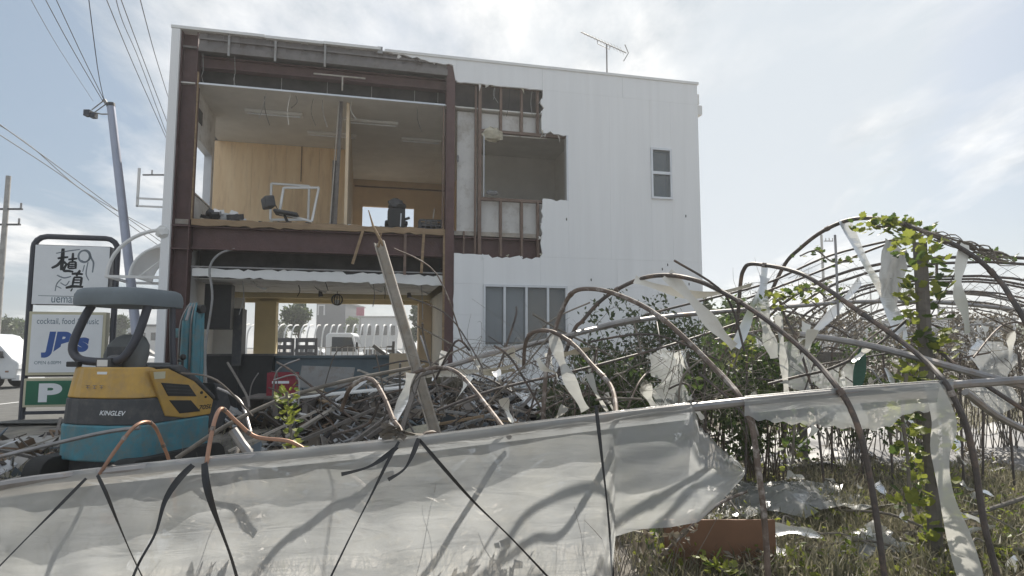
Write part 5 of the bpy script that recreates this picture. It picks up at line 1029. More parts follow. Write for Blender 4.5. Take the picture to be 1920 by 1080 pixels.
# leaning channel post
ct, cbm = W(712, 455, 7.0), W(822, 815, 6.6); dd = (ct-cbm); cbase = cbm - dd * (max(0, cbm.z) / dd.z)
CH = thing('leaning_post', 'tall weathered channel post leaning out of the rubble with a split top', 'post', cbase)
vx = dd.normalized(); sx_ = vx.cross(Vector((0, 1, 0))).normalized()
o_ = ct - cbase; wch = 0.1
obj('web', MB().bar((0, 0, -0.1), o_, wch, 0.012, (0, 1, 0)), 'wood_pale', CH)
for sg in (-1, 1): obj('flange', MB().bar(sx_*sg*wch/2 + Vector((0, -0.03, -0.1)), o_ + sx_*sg*wch/2 + Vector((0, -0.03, 0)), 0.014, 0.06, (0, 1, 0)), 'wood_pale', CH)
obj('splinter', MB().tube([o_ - vx*0.05 - sx_*0.03, W(700, 425, 7.0)-cbase, W(691, 394, 7.0)-cbase], 0.022, 5, 0.006), 'wood_raw', CH); obj('splinter', MB().tube([o_ - vx*0.05 + sx_*0.03, W(716, 432, 7.0)-cbase], 0.018, 5, 0.004), 'wood_raw', CH)
# brown board
a = W(1250, 980, 4.6); b = W(1445, 978, 4.75)
BBd = thing('brown_board', 'upright brown sheet board standing in the weeds below the torn film', 'board', ((a.x+b.x)/2, 4.68, 0)); hw = (b.x-a.x)/2
obj('sheet', MB().box(-hw, hw, -0.01, 0.01, -0.05, a.z), 'brown_board', BBd); 
for sg in (-0.85, 0.85): obj('batten', MB().box(hw*sg-0.03, hw*sg+0.03, 0.012, 0.05, -0.05, a.z-0.05), 'wood_old', BBd)
# white sheet on the ground and low rail behind (right)
q = random.Random(31)
def drape(name, label, pts, z, m, n=16):
    (ax, ay), (bx_, by), (cx, cy), (dx, dy) = pts; mb = MB()
    for i in range(n+1):
        for j in range(n+1):
            s, t = i/n, j/n; x = (ax*(1-s)+bx_*s)*(1-t) + (dx*(1-s)+cx*s)*t; y = (ay*(1-s)+by*s)*(1-t)+(dy*(1-s)+cy*s)*t
            e = 0.22 if i in (0, n) or j in (0, n) else 0.05; x += q.uniform(-e, e)*min(1, abs(bx_-ax)*0.3); y += q.uniform(-e, e)*min(1, abs(cy-by)*0.3); mb.v.append(Vector((x, y, gz(x, y) + z + 0.05*math.sin(3*x+2*y)+0.04*math.sin(5.3*x-4*y)+0.05*abs(math.sin(11*x+6*y))+0.04*abs(math.sin(8*x-13*y)))))
    mb.f = [(i*(n+1)+j, (i+1)*(n+1)+j, (i+1)*(n+1)+j+1, i*(n+1)+j+1) for i in range(n) for j in range(n)]; mb.smooth = True
    o = one(name, mb, m, label, 'sheet', recalc=False); o.modifiers.clear(); return o
drape('ground_sheet', 'crumpled white sheet spread behind the weeds on the right', [(3.2, 7.9), (8.6, 8.2), (9.6, 12.2), (3.4, 11.4)], 0.02, 'white_sheet', 22)
drape('ground_sheet', 'grey net sheet crumpled beside the white ground sheet', [(6.0, 6.7), (9.0, 7.0), (9.0, 8.0), (6.3, 7.8)], 0.06, 'net', 12)
a = W(1395, 668, 9.0); b = W(1610, 668, 9.4)
BH = thing('timber_rail', 'dark low timber rail behind the thin stakes', 'rail', ((a.x+b.x)/2, 9.2, 0)); hw = (b.x-a.x)/2
obj('beam', MB().box(-hw, hw, -0.05, 0.05, a.z-0.12, a.z+0.06), 'wood_old', BH)
for sg in (-0.9, 0, 0.9): obj('post', MB().box(hw*sg-0.05, hw*sg+0.05, 0.052, 0.14, 0, a.z), 'wood_old', BH)

# tangle of thin rods, scraps of film and dead stems through the wreck
q = random.Random(2024)
def tang(n, box, Yr, Lr, name, label, cat, group, mats, rr, ang=(0, 6.283)):
    for i in range(n):
        x, y = q.uniform(box[0], box[2]), q.uniform(box[1], box[3]); Y = q.uniform(*Yr); a = q.uniform(*ang); L = q.uniform(*Lr)
        a0 = W(x, y, Y); e = W(x + L*math.cos(a), y - L*math.sin(a)*0.8, Y + q.uniform(-.5, .5)); e.z = max(e.z, 0.05); a0.z = max(a0.z, 0.05)
        m_ = a0.lerp(e, q.uniform(.3, .7)) + Vector((q.uniform(-.12, .12), q.uniform(-.1, .1), q.uniform(-.05, .2)))
        one(name, MB().tube(spline([a0, m_, e], 6), q.uniform(*rr), 6), q.choice(mats), label, cat, group)
tang(46, (860, 640, 1420, 780), (4.8, 7.2), (70, 260), 'bent_rod', 'thin bent rod tangled in the wreck below the hoops, before the white wall', 'rod', 'bent rods in the wreck', ['dark_pipe', 'rusty', 'dead_vine'], (0.005, 0.011))
tang(34, (1400, 580, 1900, 720), (5.2, 7.6), (70, 260), 'bent_rod', 'thin bent rod tangled between the hoops around the vine covered post', 'rod', 'bent rods around the vine post', ['dark_pipe', 'rusty', 'galv'], (0.005, 0.011))
tang(22, (420, 760, 860, 815), (4.6, 7.5), (60, 240), 'bent_rod', 'thin bent rod sticking out of the rubble heap behind the film', 'rod', 'bent rods in the rubble', ['dark_pipe', 'galv', 'wood_old'], (0.006, 0.013), (0.1, 2.6))
for i in range(44):
    right = i % 2; x, y = (q.uniform(1420, 1900), q.uniform(600, 830)) if right else (q.uniform(830, 1420), q.uniform(650, 770)); Y = q.uniform(4.7, 7.0); L = q.uniform(20, 70); sl = q.uniform(-30, 30)
    p0 = W(x, y, Y); p1 = W(x + sl*0.5, y + L*0.5, Y + q.uniform(-.1, .1)); p2 = W(x + sl*1.3, y + L, Y); 
    for p in (p0, p1, p2): p.z = max(p.z, 0.04)
    wv = q.uniform(0.03, 0.10); one('film_scrap', MB().ribbon(spline([p0, p1, p2], 4), (lambda t, w_=wv: w_*(1.05-t*0.8+0.2*math.sin(t*9))), None, q.uniform(-2, 2)), q.choice(['film_strap', 'film_clear', 'strap_white']), 'ragged film scrap caught among the hoops around the vine covered post' if right else 'ragged film scrap caught in the wreck before the white wall', 'film scrap', 'film scraps around the vine post' if right else 'film scraps before the white wall', recalc=False)
def stems(label, n, fx, seed, name='dead_stems'):
    q2 = random.Random(seed); mb = MB()
    for i in range(n):
        a0, e = fx(q2); m_ = a0.lerp(e, .5) + Vector((q2.uniform(-.12, .12), q2.uniform(-.12, .12), q2.uniform(-.1, .12))); mb.tube(spline([a0, m_, e], 3), q2.uniform(0.002, 0.005), 3, 0.001)
    tag(obj(name, mb, 'dead_vine', recalc=False), label, 'dead stems', kind='stuff')
def fx1(q2):
    a0 = W(q2.uniform(840, 1420), q2.uniform(640, 770), q2.uniform(5, 8)); return a0, a0 + Vector((q2.gauss(0, .25), q2.gauss(0, .2), q2.gauss(-.05, .3)))
def fx2(q2):
    a0 = W(q2.uniform(1400, 1960), q2.uniform(520, 720), q2.uniform(5.5, 9)); return a0, a0 + Vector((q2.gauss(0, .3), q2.gauss(0, .25), q2.gauss(-.1, .3)))
stems('mat of dead climbing stems in the wreck before the white wall', 420, fx1, 5); stems('mat of dead climbing stems among the bare hoops', 520, fx2, 6)
for ps, wp, lab in [([(1480, 640, 6.0), (1500, 690, 5.9), (1490, 730, 5.8)], 70, 'wide grey film sheet slumped between the square shouldered hoop and the stakes'), ([(1560, 690, 6.2), (1580, 740, 6.1), (1570, 790, 6.0)], 90, 'wide pale film sheet hanging behind the narrow clear remnant'), ([(1850, 640, 6.0), (1860, 700, 5.9), (1850, 770, 5.8)], 80, 'wide grey film sheet slumped beyond the last hoop'), ([(1230, 660, 6.6), (1260, 710, 6.5), (1250, 770, 6.4)], 70, 'dull film sheet slumped over the olive undergrowth')]:
    strap(ps, wp, 6, 6, 'film_clear', lab, 'slumped_film', None, 0.5, 'plastic film')
# crop stems behind the draped film, and rods added to cast shadows on it
tang(20, (150, 960, 1250, 1060), (4.15, 4.7), (110, 250), 'shadow_rod', 'leaning rod added behind the draped film to cast shadows on it', 'rod', 'rods added behind the film for shadows', ['dark_pipe', 'rusty', 'wood_old'], (0.010, 0.022), (0.7, 1.5))
def fx3(q2):
    x = q2.uniform(-0.0, 1.0); a0 = Vector((-2.6 + 3.6*x, q2.uniform(3.6, 4.8), 0.0)); return a0, a0 + Vector((q2.gauss(0.05, .15), q2.gauss(0, .12), q2.uniform(0.3, 0.95)))
stems('dead crop stems standing behind the draped film', 300, fx3, 8, 'crop_stems')
q3 = random.Random(3); tag(obj('dry_leaves', leafcloud([(Vector((q3.uniform(-2.6, 1.2), q3.uniform(3.6, 4.7), q3.uniform(0.1, 0.7))), q3.uniform(0.08, 0.2)) for _ in range(26)], 900, 0.08, 0.4, 1, 0, 3), 'leaf_dry', recalc=False), 'dry crop leaves hanging behind the draped film', 'dry leaves', kind='stuff')
drape('fallen_film', 'crumpled clear film fallen in the weeds under the ridge pipe', [(1.6, 5.6), (3.4, 5.9), (3.6, 7.0), (1.7, 6.9)], 0.10, 'film_clear', 18)
drape('fallen_film', 'grey film heap fallen between the dark hoop leg and the broad white strap', [(2.4, 4.7), (3.0, 4.8), (2.95, 5.3), (2.3, 5.2)], 0.06, 'film_clear', 18)
for i in range(46):
    x, y = q.uniform(1.0, 5.2), q.uniform(4.3, 7.4); z = gz(x, y) + q.uniform(0.08, 0.2); a = q.uniform(0, 6.28); L = q.uniform(0.12, 0.5); d = Vector((math.cos(a), math.sin(a), 0))*L
    p0 = Vector((x, y, z))
    if i % 2: one('film_scrap', MB().ribbon(spline([p0, p0 + d*0.5 + Vector((0, 0, q.uniform(-.05, .08))), p0 + d], 4), (lambda t, w_=q.uniform(.04, .14): w_*(1.0-t*0.6+0.25*math.sin(t*11))), (-d.y, d.x, 0.3), q.uniform(-1, 1)), q.choice(['film_strap', 'strap_white', 'film_clear']), 'ragged film scrap lying in the weeds under the ridge pipe', 'film scrap', 'film scraps in the weeds', recalc=False)
    else: one('stick', MB().tube(spline([p0 - Vector((0, 0, .05)), p0 + d + Vector((0, 0, q.uniform(-.05, .08))), p0 + d*2 + Vector((q.uniform(-.1, .1), 0, -0.04))], 4), q.uniform(.005, .012), 5), 'dead_vine', 'dry stick lying in the weeds under the ridge pipe', 'stick', 'dry sticks in the weeds')
# torn flaps, fluff and wires along the broken cladding and in the upper room
for i in range(26):
    ed = [((5.5, 7.17), (7.3, 7.17)), ((7.31, 6.25), (7.32, 7.1)), ((7.3, 6.2), (7.88, 6.2)), ((7.26, 3.55), (7.3, 4.7)), ((5.45, 3.51), (7.25, 3.49)), ((3.95, 7.65), (5.3, 7.53))][i % 6]; t = q.random()
    u = ed[0][0] + (ed[1][0]-ed[0][0])*t; z = ed[0][1] + (ed[1][1]-ed[0][1])*t; dn = Vector((q.uniform(-.08, .08), q.uniform(-.06, .05), q.uniform(-.16, .02)))
    p0 = Vector((u, -0.02, z)); obj('torn_flap', MB().ribbon(spline([p0, p0 + dn*0.5 + Vector((0, -0.02, 0)), p0 + dn], 3), (lambda t, w_=q.uniform(.03, .11): w_*(1.05-t)), (0.8, 0.3, 0.2), q.uniform(-1, 1)), q.choice(['siding', 'board', 'insul', 'wood_old']), B, recalc=False)
for i in range(12):
    u = q.uniform(0.8, 5.1) if i < 8 else q.uniform(5.6, 7.2); z1 = ZC if i < 8 else 7.15; L = q.uniform(0.15, 0.7); s_ = q.uniform(0.1, 0.6) if i < 8 else 0.02
    obj('dangling_cable', MB().tube(spline([(u, s_, z1), (u + q.uniform(-.05, .05), s_, z1 - L*0.5), (u + q.uniform(-.12, .12), s_, z1 - L)], 4), 0.006, 4), q.choice(['black', 'grey_steel', 'strap_white']), B)
fdz = inb('floor_debris', 'scatter of broken board and dust along the torn edge of the upper floor', 'debris', 2.6, 0.3, ZF)
for i in range(70):
    mb = MB().box(-q.uniform(.02, .10), q.uniform(.02, .10), -q.uniform(.01, .05), q.uniform(.01, .05), -0.006, q.uniform(0.004, 0.03)); o = obj('scrap', mb, q.choice(['board', 'wood_raw', 'wood_old', 'grey_steel', 'insul', 'dark_grey']), fdz); o.location = (q.uniform(-2.0, 2.5), q.uniform(-.15, .5), 0.012); o.rotation_euler = (q.uniform(-.2, .2), q.uniform(-.2, .2), q.uniform(0, 3))
# cables and torn strips dangling in the gutted ground floor
for i, (x, y0, y1, s_) in enumerate([(455, 522, 590, 0.5), (560, 524, 556, 1.2), (700, 530, 575, 0.6), (720, 530, 560, 1.0), (790, 532, 600, 0.5), (610, 528, 545, 0.4)]):
    u, z1 = FP(x, y0, s_); _, z0 = FP(x, y1, s_); z1 = 2.9
    obj('dangling_cable', MB().tube(spline([(u, s_, z1), (u+0.03, s_+0.02, (z0+z1)/2), (u-0.04+0.02*i, s_, z0)]), 0.009, 5), 'black' if i % 2 else 'grey_steel', B)
for i, (x, s_) in enumerate([(470, 0.45), (585, 0.9), (690, 0.5), (780, 0.7)]):
    u, _ = FP(x, 530, s_); obj('torn_ceiling_strip', MB().ribbon([(u, s_, 2.9), (u+0.10, s_+0.05, 2.78), (u+0.28, s_, 2.72)], 0.14, (0, 1, 0), 0.4), 'board', B, recalc=False)

# ------------------------------------------------------------ vegetation
def branchy(base, h, spread, n, r, sd, levels=2):
    q = random.Random(sd); mb = MB(); tips = []
    for i in range(n):
        a = q.uniform(0, 6.28); rr = q.uniform(0.1, 1) * spread; b0 = Vector((q.uniform(-.3, .3)*spread, q.uniform(-.3, .3)*spread, 0)); e = b0 + Vector((rr*math.cos(a), rr*math.sin(a)*0.6, h*q.uniform(0.5, 1)))
        m_ = b0.lerp(e, 0.5) + Vector((q.uniform(-.1, .1), q.uniform(-.1, .1), 0.1*h)); ps = spline([b0, m_, e], 4); mb.tube(ps, r, 4, r*0.3); tips.append(e)
        for k in range(levels):
            s0 = ps[q.randrange(3, len(ps))]; e2 = s0 + Vector((q.uniform(-1, 1), q.uniform(-1, 1), q.uniform(-.3, .9))) * spread * 0.35; mb.tube([s0, s0.lerp(e2, .5) + Vector((0, 0, .04)), e2], r*0.5, 3, r*0.15); tips.append(e2)
    return mb, tips
def shrub(name, label, x, Y, ytop, pw, m, n, size, sd, stem='bark', group=None, lo=0.15, nb=16, fill=0.28, cat='shrub'):
    b = W(x, 700, Y); g_ = gz(b.x, Y); h = W(x, ytop, Y).z - g_; rad = pw/2*Y/FPX
    t = thing(name, label, cat, (b.x, Y, g_ - 0.03), 0, group); mb, tips = branchy(None, h, rad, nb, 0.008, sd); obj('stems', mb, stem, t)
    if n:
        q = random.Random(sd); cs = [(p, rad*q.uniform(fill*0.5, fill)) for p in tips] + [(Vector((q.uniform(-.8, .8)*rad, q.uniform(-.4, .4)*rad, h*q.uniform(lo, 0.8))), rad*fill) for _ in range(10)]
        obj('foliage', leafcloud(cs, n, size, 0.5, 1, 0.3, sd), m, t, recalc=False)
    return t
for i, (x, Y, yt, pw, m, n, lab) in enumerate([
 (1235, 8.6, 575, 270, 'leaf_dark', 2700, 'large dark shrub growing against the white wall under the hoops'), (1330, 8.0, 590, 190, 'leaf_green', 1900, 'green shrub between the large dark shrub and the hanging straps'), (1130, 9.0, 640, 150, 'leaf_green', 1300, 'low dark shrub below the sliding window'), (1200, 7.0, 680, 190, 'leaf_green', 2400, 'olive undergrowth in front of the large dark shrub'), (1420, 7.4, 640, 170, 'leaf_green', 2200, 'scrubby green bush behind the crumpled hanging strip'), (1080, 7.4, 720, 150, 'leaf_dark', 1500, 'dark weeds filling the corner beside the sloping strap')]):
    shrub('dark_shrub', lab, x, Y, yt, pw, m, n, 0.08, 100+i, 'bark', None, 0.15, 30, 0.34)
for i, (x, Y, yt, pw, lab, m) in enumerate([(1480, 9.2, 588, 150, 'dry grey brush behind the diagonal strap', 'leaf_dry'), (1570, 10, 572, 190, 'dry tangled brush left of the vine covered post', 'leaf_dry'), (1680, 9.6, 585, 180, 'dry brush directly behind the vine covered post', 'leaf_dry'), (1790, 10, 578, 190, 'dry brush under the twisted torn strip', 'leaf_dry'), (1880, 9.2, 585, 180, 'dry brush beyond the last hoop', 'leaf_dry'), (1960, 8.4, 600, 150, 'dry brush past the end of the ridge pipe', 'leaf_dry'), (1600, 8.2, 640, 170, 'half green brush low behind the thin stakes', 'leaf_green'), (1730, 8.0, 640, 160, 'low mixed brush around the foot of the vine covered post', 'leaf_dry')]):
    shrub('dry_brush', lab, x, Y, yt, pw, m, 2100, 0.06, 200+i, 'dead_vine', None, 0.3, 26)
# single heart shaped leaf shared by the vine leaves
def leaf_mesh(name, m):
    mb = MB(); pts = [(0, 0), (0.25, 0.12), (0.46, 0.32), (0.50, 0.50), (0.32, 0.62), (0.40, 0.80), (0.18, 0.82), (0, 1.05)]
    pts = pts + [(-x, y) for x, y in pts[-2:0:-1]]
    mb.v = [Vector((x, y, -0.10*abs(x) + 0.08*y*y*(-1))) for x, y in pts] + [Vector((0, 0.5, 0.05))]
    n = len(pts); mb.f = [(i, (i+1) % n, n) for i in range(n)]; return mesh(name, mb, m, False)
LM = {k: leaf_mesh('leaf', k) for k in ('leaf_lime', 'leaf_green')}
def vine(name, label, pts, Y, n, size, spread, sd, stem_r=0.02, stem_m='bark', lime=0.75, base=None, group=None, bare=None, cat='vine', post=None):
    P = spline(line(pts, Y) if not isinstance(pts[0], Vector) else pts, 14); b = Vector((P[-1].x, P[-1].y, min(p.z for p in P)))
    t = thing(name, label, cat, b, 0, group); q = random.Random(sd)
    obj('stem', MB().tube([p - b for p in P], stem_r, 7), stem_m, t)
    for i in range(n):
        u = q.random(); p = P[min(len(P)-1, int(u*len(P)))] - b; me = LM['leaf_lime' if q.random() < lime else 'leaf_green']; o = bpy.data.objects.new('leaf', me); C.objects.link(o); o.parent = t
        a = q.uniform(0, 6.28); rr = spread * math.sqrt(q.uniform(0.1, 1)); o.location = p + Vector((rr*math.cos(a), rr*math.sin(a)*0.7, q.uniform(-.05, .05))); s = size*q.uniform(0.6, 1.3); o.scale = (s, s, s)
        o.rotation_euler = (R(q.uniform(100, 210)), R(q.uniform(-40, 40)), a + R(q.uniform(60, 120)))
    return t
# vine covered post on the right
pz = W(1725, 455, 4.9); zb = Vector((pz.x - 0.02, 4.9, 0))
vine('vine_post', 'wooden post overgrown with yellow green vine leaves', [pz, pz.lerp(zb, 0.3), pz.lerp(zb, 0.6), zb], 4.9, 420, 0.075, 0.18, 1, 0.05, 'wood_old', 0.7, cat='post')
vine('leafy_vine', 'tuft of vine leaves crowning the tallest hoop', [(1625, 420), (1655, 425), (1685, 420), (1712, 432), (1730, 450)], 5.6, 190, 0.06, 0.17, 2, 0.010, 'dead_vine', 0.6)
vine('leafy_vine', 'bright vine leaves below the square shouldered hoop', [(1440, 580), (1465, 560), (1495, 552), (1525, 540), (1550, 560)], 5.4, 110, 0.055, 0.17, 3, 0.008, 'dead_vine', 0.6)
vine('leafy_vine', 'sparse vine twisted along the thin purlin', [(1500, 480), (1530, 470), (1560, 490), (1600, 490)], 6.4, 34, 0.05, 0.10, 4, 0.008, 'dead_vine', 0.2)
vine('leafy_vine', 'green vine climbing a thin stick out of the rubble', [(537, 735), (540, 770), (545, 805), (552, 845)], 4.6, 62, 0.055, 0.065, 5, 0.010, 'dead_vine', 0.85)
vine('leafy_vine', 'vine sprays hanging low beside the broad white strap', [(1700, 700), (1692, 780), (1702, 860), (1705, 960)], 4.4, 90, 0.075, 0.10, 6, 0.012, 'dead_vine', 0.75)
vine('leafy_vine', 'small leaf cluster beside the bent grey rail', [(1375, 690), (1385, 660), (1400, 640)], 5.6, 40, 0.055, 0.12, 7, 0.008, 'dead_vine', 0.7)
vine('leafy_vine', 'leaves trailing from the far end of the tallest hoop', [(1830, 480), (1860, 485), (1890, 490)], 6.0, 34, 0.055, 0.10, 8, 0.010, 'dead_vine', 0.05)
vine('leafy_vine', 'small yellow green sprig among the stakes behind the remnant film', [(1490, 790), (1488, 830), (1486, 870)], 4.6, 26, 0.05, 0.08, 9, 0.008, 'dead_vine', 0.8)
vine('leafy_vine', 'leafy sprig growing in front of the brown board', [(1330, 1050), (1350, 1065), (1375, 1090)], 4.3, 26, 0.07, 0.07, 10, 0.008, 'dead_vine', 0.7)
vine('leafy_vine', 'leafy sprig at the lower left edge of the brown board', [(1215, 990), (1222, 1010), (1228, 1040)], 4.5, 18, 0.06, 0.06, 11, 0.008, 'dead_vine', 0.7)
# old vine thatch lying along the right slope of the tallest hoop
th = MB(); q = random.Random(9)
for i in range(46):
    s = q.uniform(0, 0.8); a = W(1725+185*s, 432+58*s+q.uniform(-4, 10), 5.2); e = W(1725+185*min(1, s+0.25), 432+58*(s+.25)+q.uniform(-6, 12), 5.15 + q.uniform(-.08, .08)); th.tube(spline([a, a.lerp(e, .5)+Vector((0, q.uniform(-.05, .05), q.uniform(-.03, .05))), e], 3), 0.008, 4, 0.003)
tag(obj('vine_thatch', th, 'dead_vine'), 'grey thatch of dead vine stems lying on the tallest hoop', 'dead vine')
# grass and weeds on the right
def grass(label, n, region, hmin, hmax, sd, m='grass', name='grass'):
    q = random.Random(sd); mb = MB()
    for i in range(n):
        x, y = region(q); z = gz(x, y); h = q.uniform(hmin, hmax); a = q.uniform(0, 6.28); wv = Vector((math.cos(a), math.sin(a), 0)) * q.uniform(0.003, 0.008); l = Vector((q.uniform(-1, 1), q.uniform(-1, 1), 0)) * h * 0.6
        p = Vector((x, y, z - 0.01)); o = len(mb.v); mb.v += [p-wv, p+wv, p+l*0.35+Vector((0, 0, h*0.65))+wv*0.7, p+l*0.35+Vector((0, 0, h*0.65))-wv*0.7, p+l+Vector((0, 0, h*0.9))]; mb.f += [(o, o+1, o+2, o+3), (o+3, o+2, o+4)]
    o = obj(name, mb, m, recalc=False); tag(o, label, 'grass', kind='stuff'); return o
grass('dry and green grass around the hoop legs on the right', 26000, lambda q: (q.uniform(0.9, 6.2), q.uniform(4.2, 8.2)), 0.06, 0.26, 1)
grass('thin grass in the rubble before the building', 7000, lambda q: (q.uniform(-8, 3), q.uniform(4.5, 10.0)), 0.04, 0.18, 2)
grass('rough grass strip beyond the hoops', 9000, lambda q: (q.uniform(3.0, 14), q.uniform(11.5, 22)), 0.1, 0.45, 3)
q = random.Random(44); cs = []
for i in range(260):
    x, y = q.uniform(1.0, 6.2), q.uniform(4.3, 8.2); cs.append((Vector((x, y, gz(x, y)+q.uniform(0.02, 0.16))), q.uniform(0.05, 0.2)))
tag(obj('ground_weeds', leafcloud(cs, 3600, 0.05, 0.6, 0.5, 1.0, 6), 'leaf_lime', recalc=False), 'low yellow green weeds covering the ground on the right', 'weeds', kind='stuff')
cs = []
for i in range(70):
    x, y = q.uniform(1.0, 6.5), q.uniform(4.3, 9.0); cs.append((Vector((x, y, gz(x, y)+q.uniform(0.02, 0.12))), q.uniform(0.1, 0.25)))
tag(obj('leaf_litter', leafcloud(cs, 6000, 0.06, 0.5, 0.35, 1.0, 7), 'leaf_dry', recalc=False), 'pale dry leaf litter between the weeds on the right', 'leaf litter', kind='stuff')

# ------------------------------------------------------------ rubble in front of the building
q = random.Random(77); mb = MB()
def frag(mb, p, a, b, c, q):
    e = Euler((q.uniform(-.9, .9), q.uniform(-.9, .9), q.uniform(0, 6.28))).to_matrix(); o = len(mb.v)
    for (x, y, z) in ((-1,-1,-1),(1,-1,-1),(1,1,-1),(-1,1,-1),(-1,-1,1),(1,-1,1),(1,1,1),(-1,1,1)): mb.v.append(p + e @ Vector((x*a*q.uniform(.7, 1.1), y*b*q.uniform(.7, 1.1), z*c)))
    mb.f += [tuple(i+o for i in f) for f in ((0,3,2,1),(4,5,6,7),(0,1,5,4),(1,2,6,5),(2,3,7,6),(3,0,4,7))]
def rub_spot(q):
    while True:
        x = q.gauss(-1.5, 3.0); s = -abs(q.gauss(0.2, 2.0)) - 0.25; p = P0 + fd*(x + 6.47) + fn*s
        if -9.5 < p.x < 2.6 and p.y > 4.6 and not (-5.5 < p.x < -3.5 and 6.4 < p.y < 9.9): return p
for i in range(4200):
    p = rub_spot(q); p.z = gz(p.x, p.y) + q.uniform(-0.02, 0.10); k = q.random()
    if k < 0.35: frag(mb, p, q.uniform(.015, .05), q.uniform(.015, .05), q.uniform(.006, .03), q)
    elif k < 0.78: frag(mb, p, q.uniform(.12, .42), q.uniform(.008, .02), q.uniform(.006, .014), q)
    else: frag(mb, p, q.uniform(.08, .24), q.uniform(.06, .16), 0.005, q)
tag(obj('rubble', mb, 'rubble', recalc=False), 'litter of small broken fragments covering the heap before the building', 'rubble', kind='stuff')
for i in range(110):
    p = rub_spot(q); p.z = gz(p.x, p.y) + 0.06 + q.uniform(0, 0.22); L = q.uniform(0.5, 2.3); a = q.uniform(0, 3.14); tl = q.uniform(-.35, .35); d = Vector((math.cos(a)*L/2, math.sin(a)*L/2*0.6, math.sin(tl)*L/2))
    lo = p.z - abs(d.z); p.z += max(0, gz(p.x, p.y) - lo) * 0.6
    one('broken_plank', MB().bar(p-d, p+d, q.uniform(.04, .12), q.uniform(.015, .04)), q.choice(['wood_old', 'wood_old', 'wood_old', 'wood_pale', 'grey_steel', 'wood_raw']), 'broken timber plank lying in the rubble heap before the building', 'plank', 'broken planks in the rubble')
for i in range(60):
    p = rub_spot(q); p.z = gz(p.x, p.y) + 0.07; n = q.randint(4, 6); r_ = q.uniform(0.12, 0.5); e = Euler((q.uniform(-.55, .55), q.uniform(-.55, .55), q.uniform(0, 6.28))).to_matrix(); p.z += r_*0.25 + 0.07
    poly = [(r_*q.uniform(.6, 1.1)*math.cos(6.283*k/n), r_*q.uniform(.6, 1.1)*math.sin(6.283*k/n)) for k in range(n)]
    one('broken_board', MB().prism(poly, lambda x, y: p + e @ Vector((x, y, 0)), lambda x, y: p + e @ Vector((x, y, 0.012))), q.choice(['white_paint', 'board', 'siding', 'grey_steel', 'counter', 'tan_wall', 'insul']), 'pale broken piece of wall board lying in the rubble heap', 'board', 'broken wall board in the rubble')
# named larger pieces
def rest(x, y, Y): return W(x, y, Y)
u = G(90, 832, 0.12); one('concrete_slab', MB().box(u.x-0.55, u.x+0.55, u.y-0.35, u.y+0.35, -0.02, 0.2), 'concrete', 'flat broken concrete slab left of the excavator', 'slab', bevel=0.03)
u = G(395, 0 + 838, 0.1)
a = W(600, 735, 9.2)
sht = MB().prism([(-0.9, -0.2), (0.75, -0.45), (0.95, 0.1), (-0.5, 0.35)], lambda x, y: a + Vector((x, y, 0.10*x)), lambda x, y: a + Vector((x, y, 0.10*x + 0.02)))
one('fallen_board', sht, 'white_paint', 'large white fallen panel lying on the heap behind the leaning post', 'panel').location.x += 0.55
a = W(600, 715, 10.2); one('metal_sheet', MB().prism([(-0.35, -0.1), (0.5, -0.1), (0.55, 0.22), (-0.3, 0.25)], lambda x, z: a + Vector((x, 0, z)), lambda x, z: a + Vector((x, 0.03, z))), 'grey_steel', 'bent grey metal sheet propped before the bar counter', 'sheet')
a = W(530, 738, 10.3); RC = thing('drinks_crate', 'red plastic drinks crate on the rubble before the bar counter', 'crate', (a.x, 10.3, a.z - 0.02), R(10))
mb = MB()
for z0, z1 in ((0, 0.05), (0.10, 0.13), (0.17, 0.24), (0.30, 0.36)): mb.box(-0.22, 0.22, -0.16, -0.145, z0, z1).box(-0.22, 0.22, 0.145, 0.16, z0, z1).box(-0.22, -0.205, -0.145, 0.145, z0, z1).box(0.205, 0.22, -0.145, 0.145, z0, z1)
for xx in (-0.2, -0.07, 0.07, 0.2): mb.box(xx-0.02, xx+0.02, -0.158, -0.147, 0, 0.36)
mb.box(-0.2, 0.2, -0.14, 0.14, 0.0, 0.02); obj('shell', mb, 'crate_red', RC); obj('panel', MB().box(-0.2, 0.2, -0.1446, -0.135, 0.02, 0.34), 'crate_red', RC); obj('label', MB().box(-0.14, 0.12, -0.1625, -0.1602, 0.19, 0.23), 'sign_white', RC)
pz0 = Vector((a.x, 10.3, 0)); pl = thing('timber_pallet', 'buried pallet under the red drinks crate', 'pallet', (a.x, 10.3, gz(a.x, 10.3)-0.05), R(5))
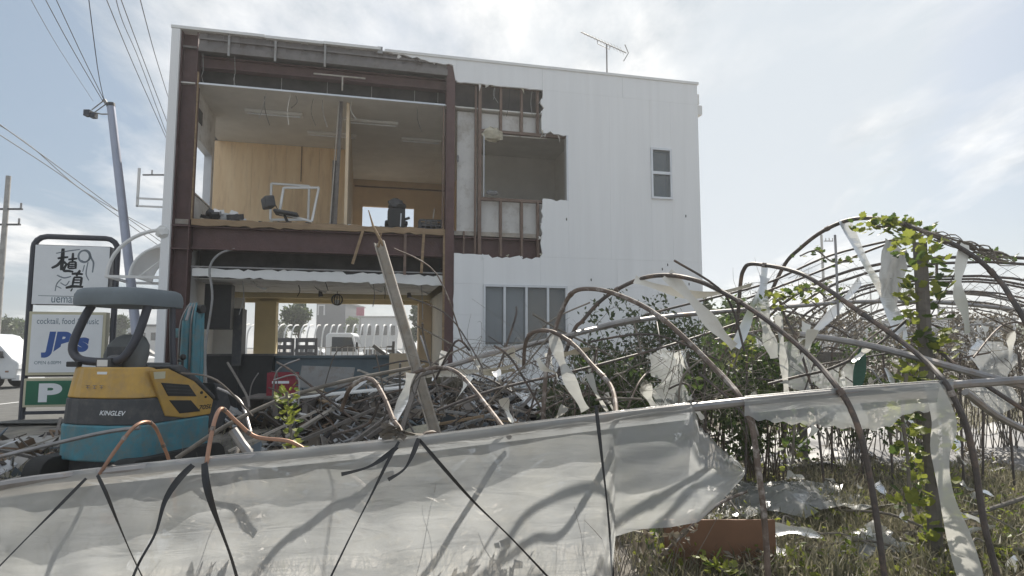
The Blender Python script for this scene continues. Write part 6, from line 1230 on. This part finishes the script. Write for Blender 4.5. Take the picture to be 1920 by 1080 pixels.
hh = a.z - 0.025 - pl.location.z
for k in range(5): obj('board', MB().box(-0.5, 0.5, -0.4+k*0.17, -0.28+k*0.17, hh-0.03, hh), 'wood_old', pl)
for k in (-0.45, 0, 0.45): obj('bearer', MB().box(k-0.04, k+0.04, -0.4, 0.42, 0, hh-0.031), 'wood_old', pl)
for i, (ps, m, wd) in enumerate([([(690, 742, 8.0), (760, 722, 8.2), (860, 700, 8.6)], 'wood_old', 0.07), ([(560, 770, 7.5), (660, 745, 7.8), (770, 738, 8.0)], 'wood_old', 0.06), ([(700, 840, 6.0), (745, 770, 6.4), (775, 705, 6.8)], 'wood_pale', 0.07), ([(620, 800, 6.6), (700, 770, 6.9), (800, 728, 7.4)], 'wood_old', 0.05), ([(430, 800, 7.0), (520, 775, 7.2), (600, 768, 7.4)], 'wood_pale', 0.04), ([(730, 800, 5.8), (770, 760, 6.2), (790, 690, 6.6)], 'wood_old', 0.045)]):
    pts = line(ps, 1); pts[0].z = min(pts[0].z, gz(pts[0].x, pts[0].y) + 0.45); one('long_timber', MB().bar(pts[0], pts[-1], wd, wd*0.6), m, ['long dark timber resting on the heap and slanting up to the column', 'long dark timber lying across the heap below the white panel', 'pale timber propped against the leaning post', 'dark timber slanting over the middle of the heap', 'pale thin timber lying behind the green vine stick', 'dark timber leaning beside the leaning post'][i], 'timber')

# ------------------------------------------------------------ air
def build_haze():  # thin volume added for the lens veil; it also fades far things
    m = bpy.data.materials.new('haze'); m.use_nodes = True; N = m.node_tree.nodes; N.remove(N['Principled BSDF'])
    v = N.new('ShaderNodeVolumePrincipled'); v.inputs['Color'].default_value = (0.93, 0.95, 0.97, 1); v.inputs['Density'].default_value = 0.0019; v.inputs['Anisotropy'].default_value = 0.45
    m.node_tree.links.new(v.outputs[0], N['Material Output'].inputs['Volume'])
    MATS['haze'] = m; o = obj('haze', MB().box(-720, 720, -80, 920, -1.3, 13.4), 'haze'); tag(o, 'thin haze added as a lens veil, also fading far things', 'haze', kind='stuff')
build_haze()
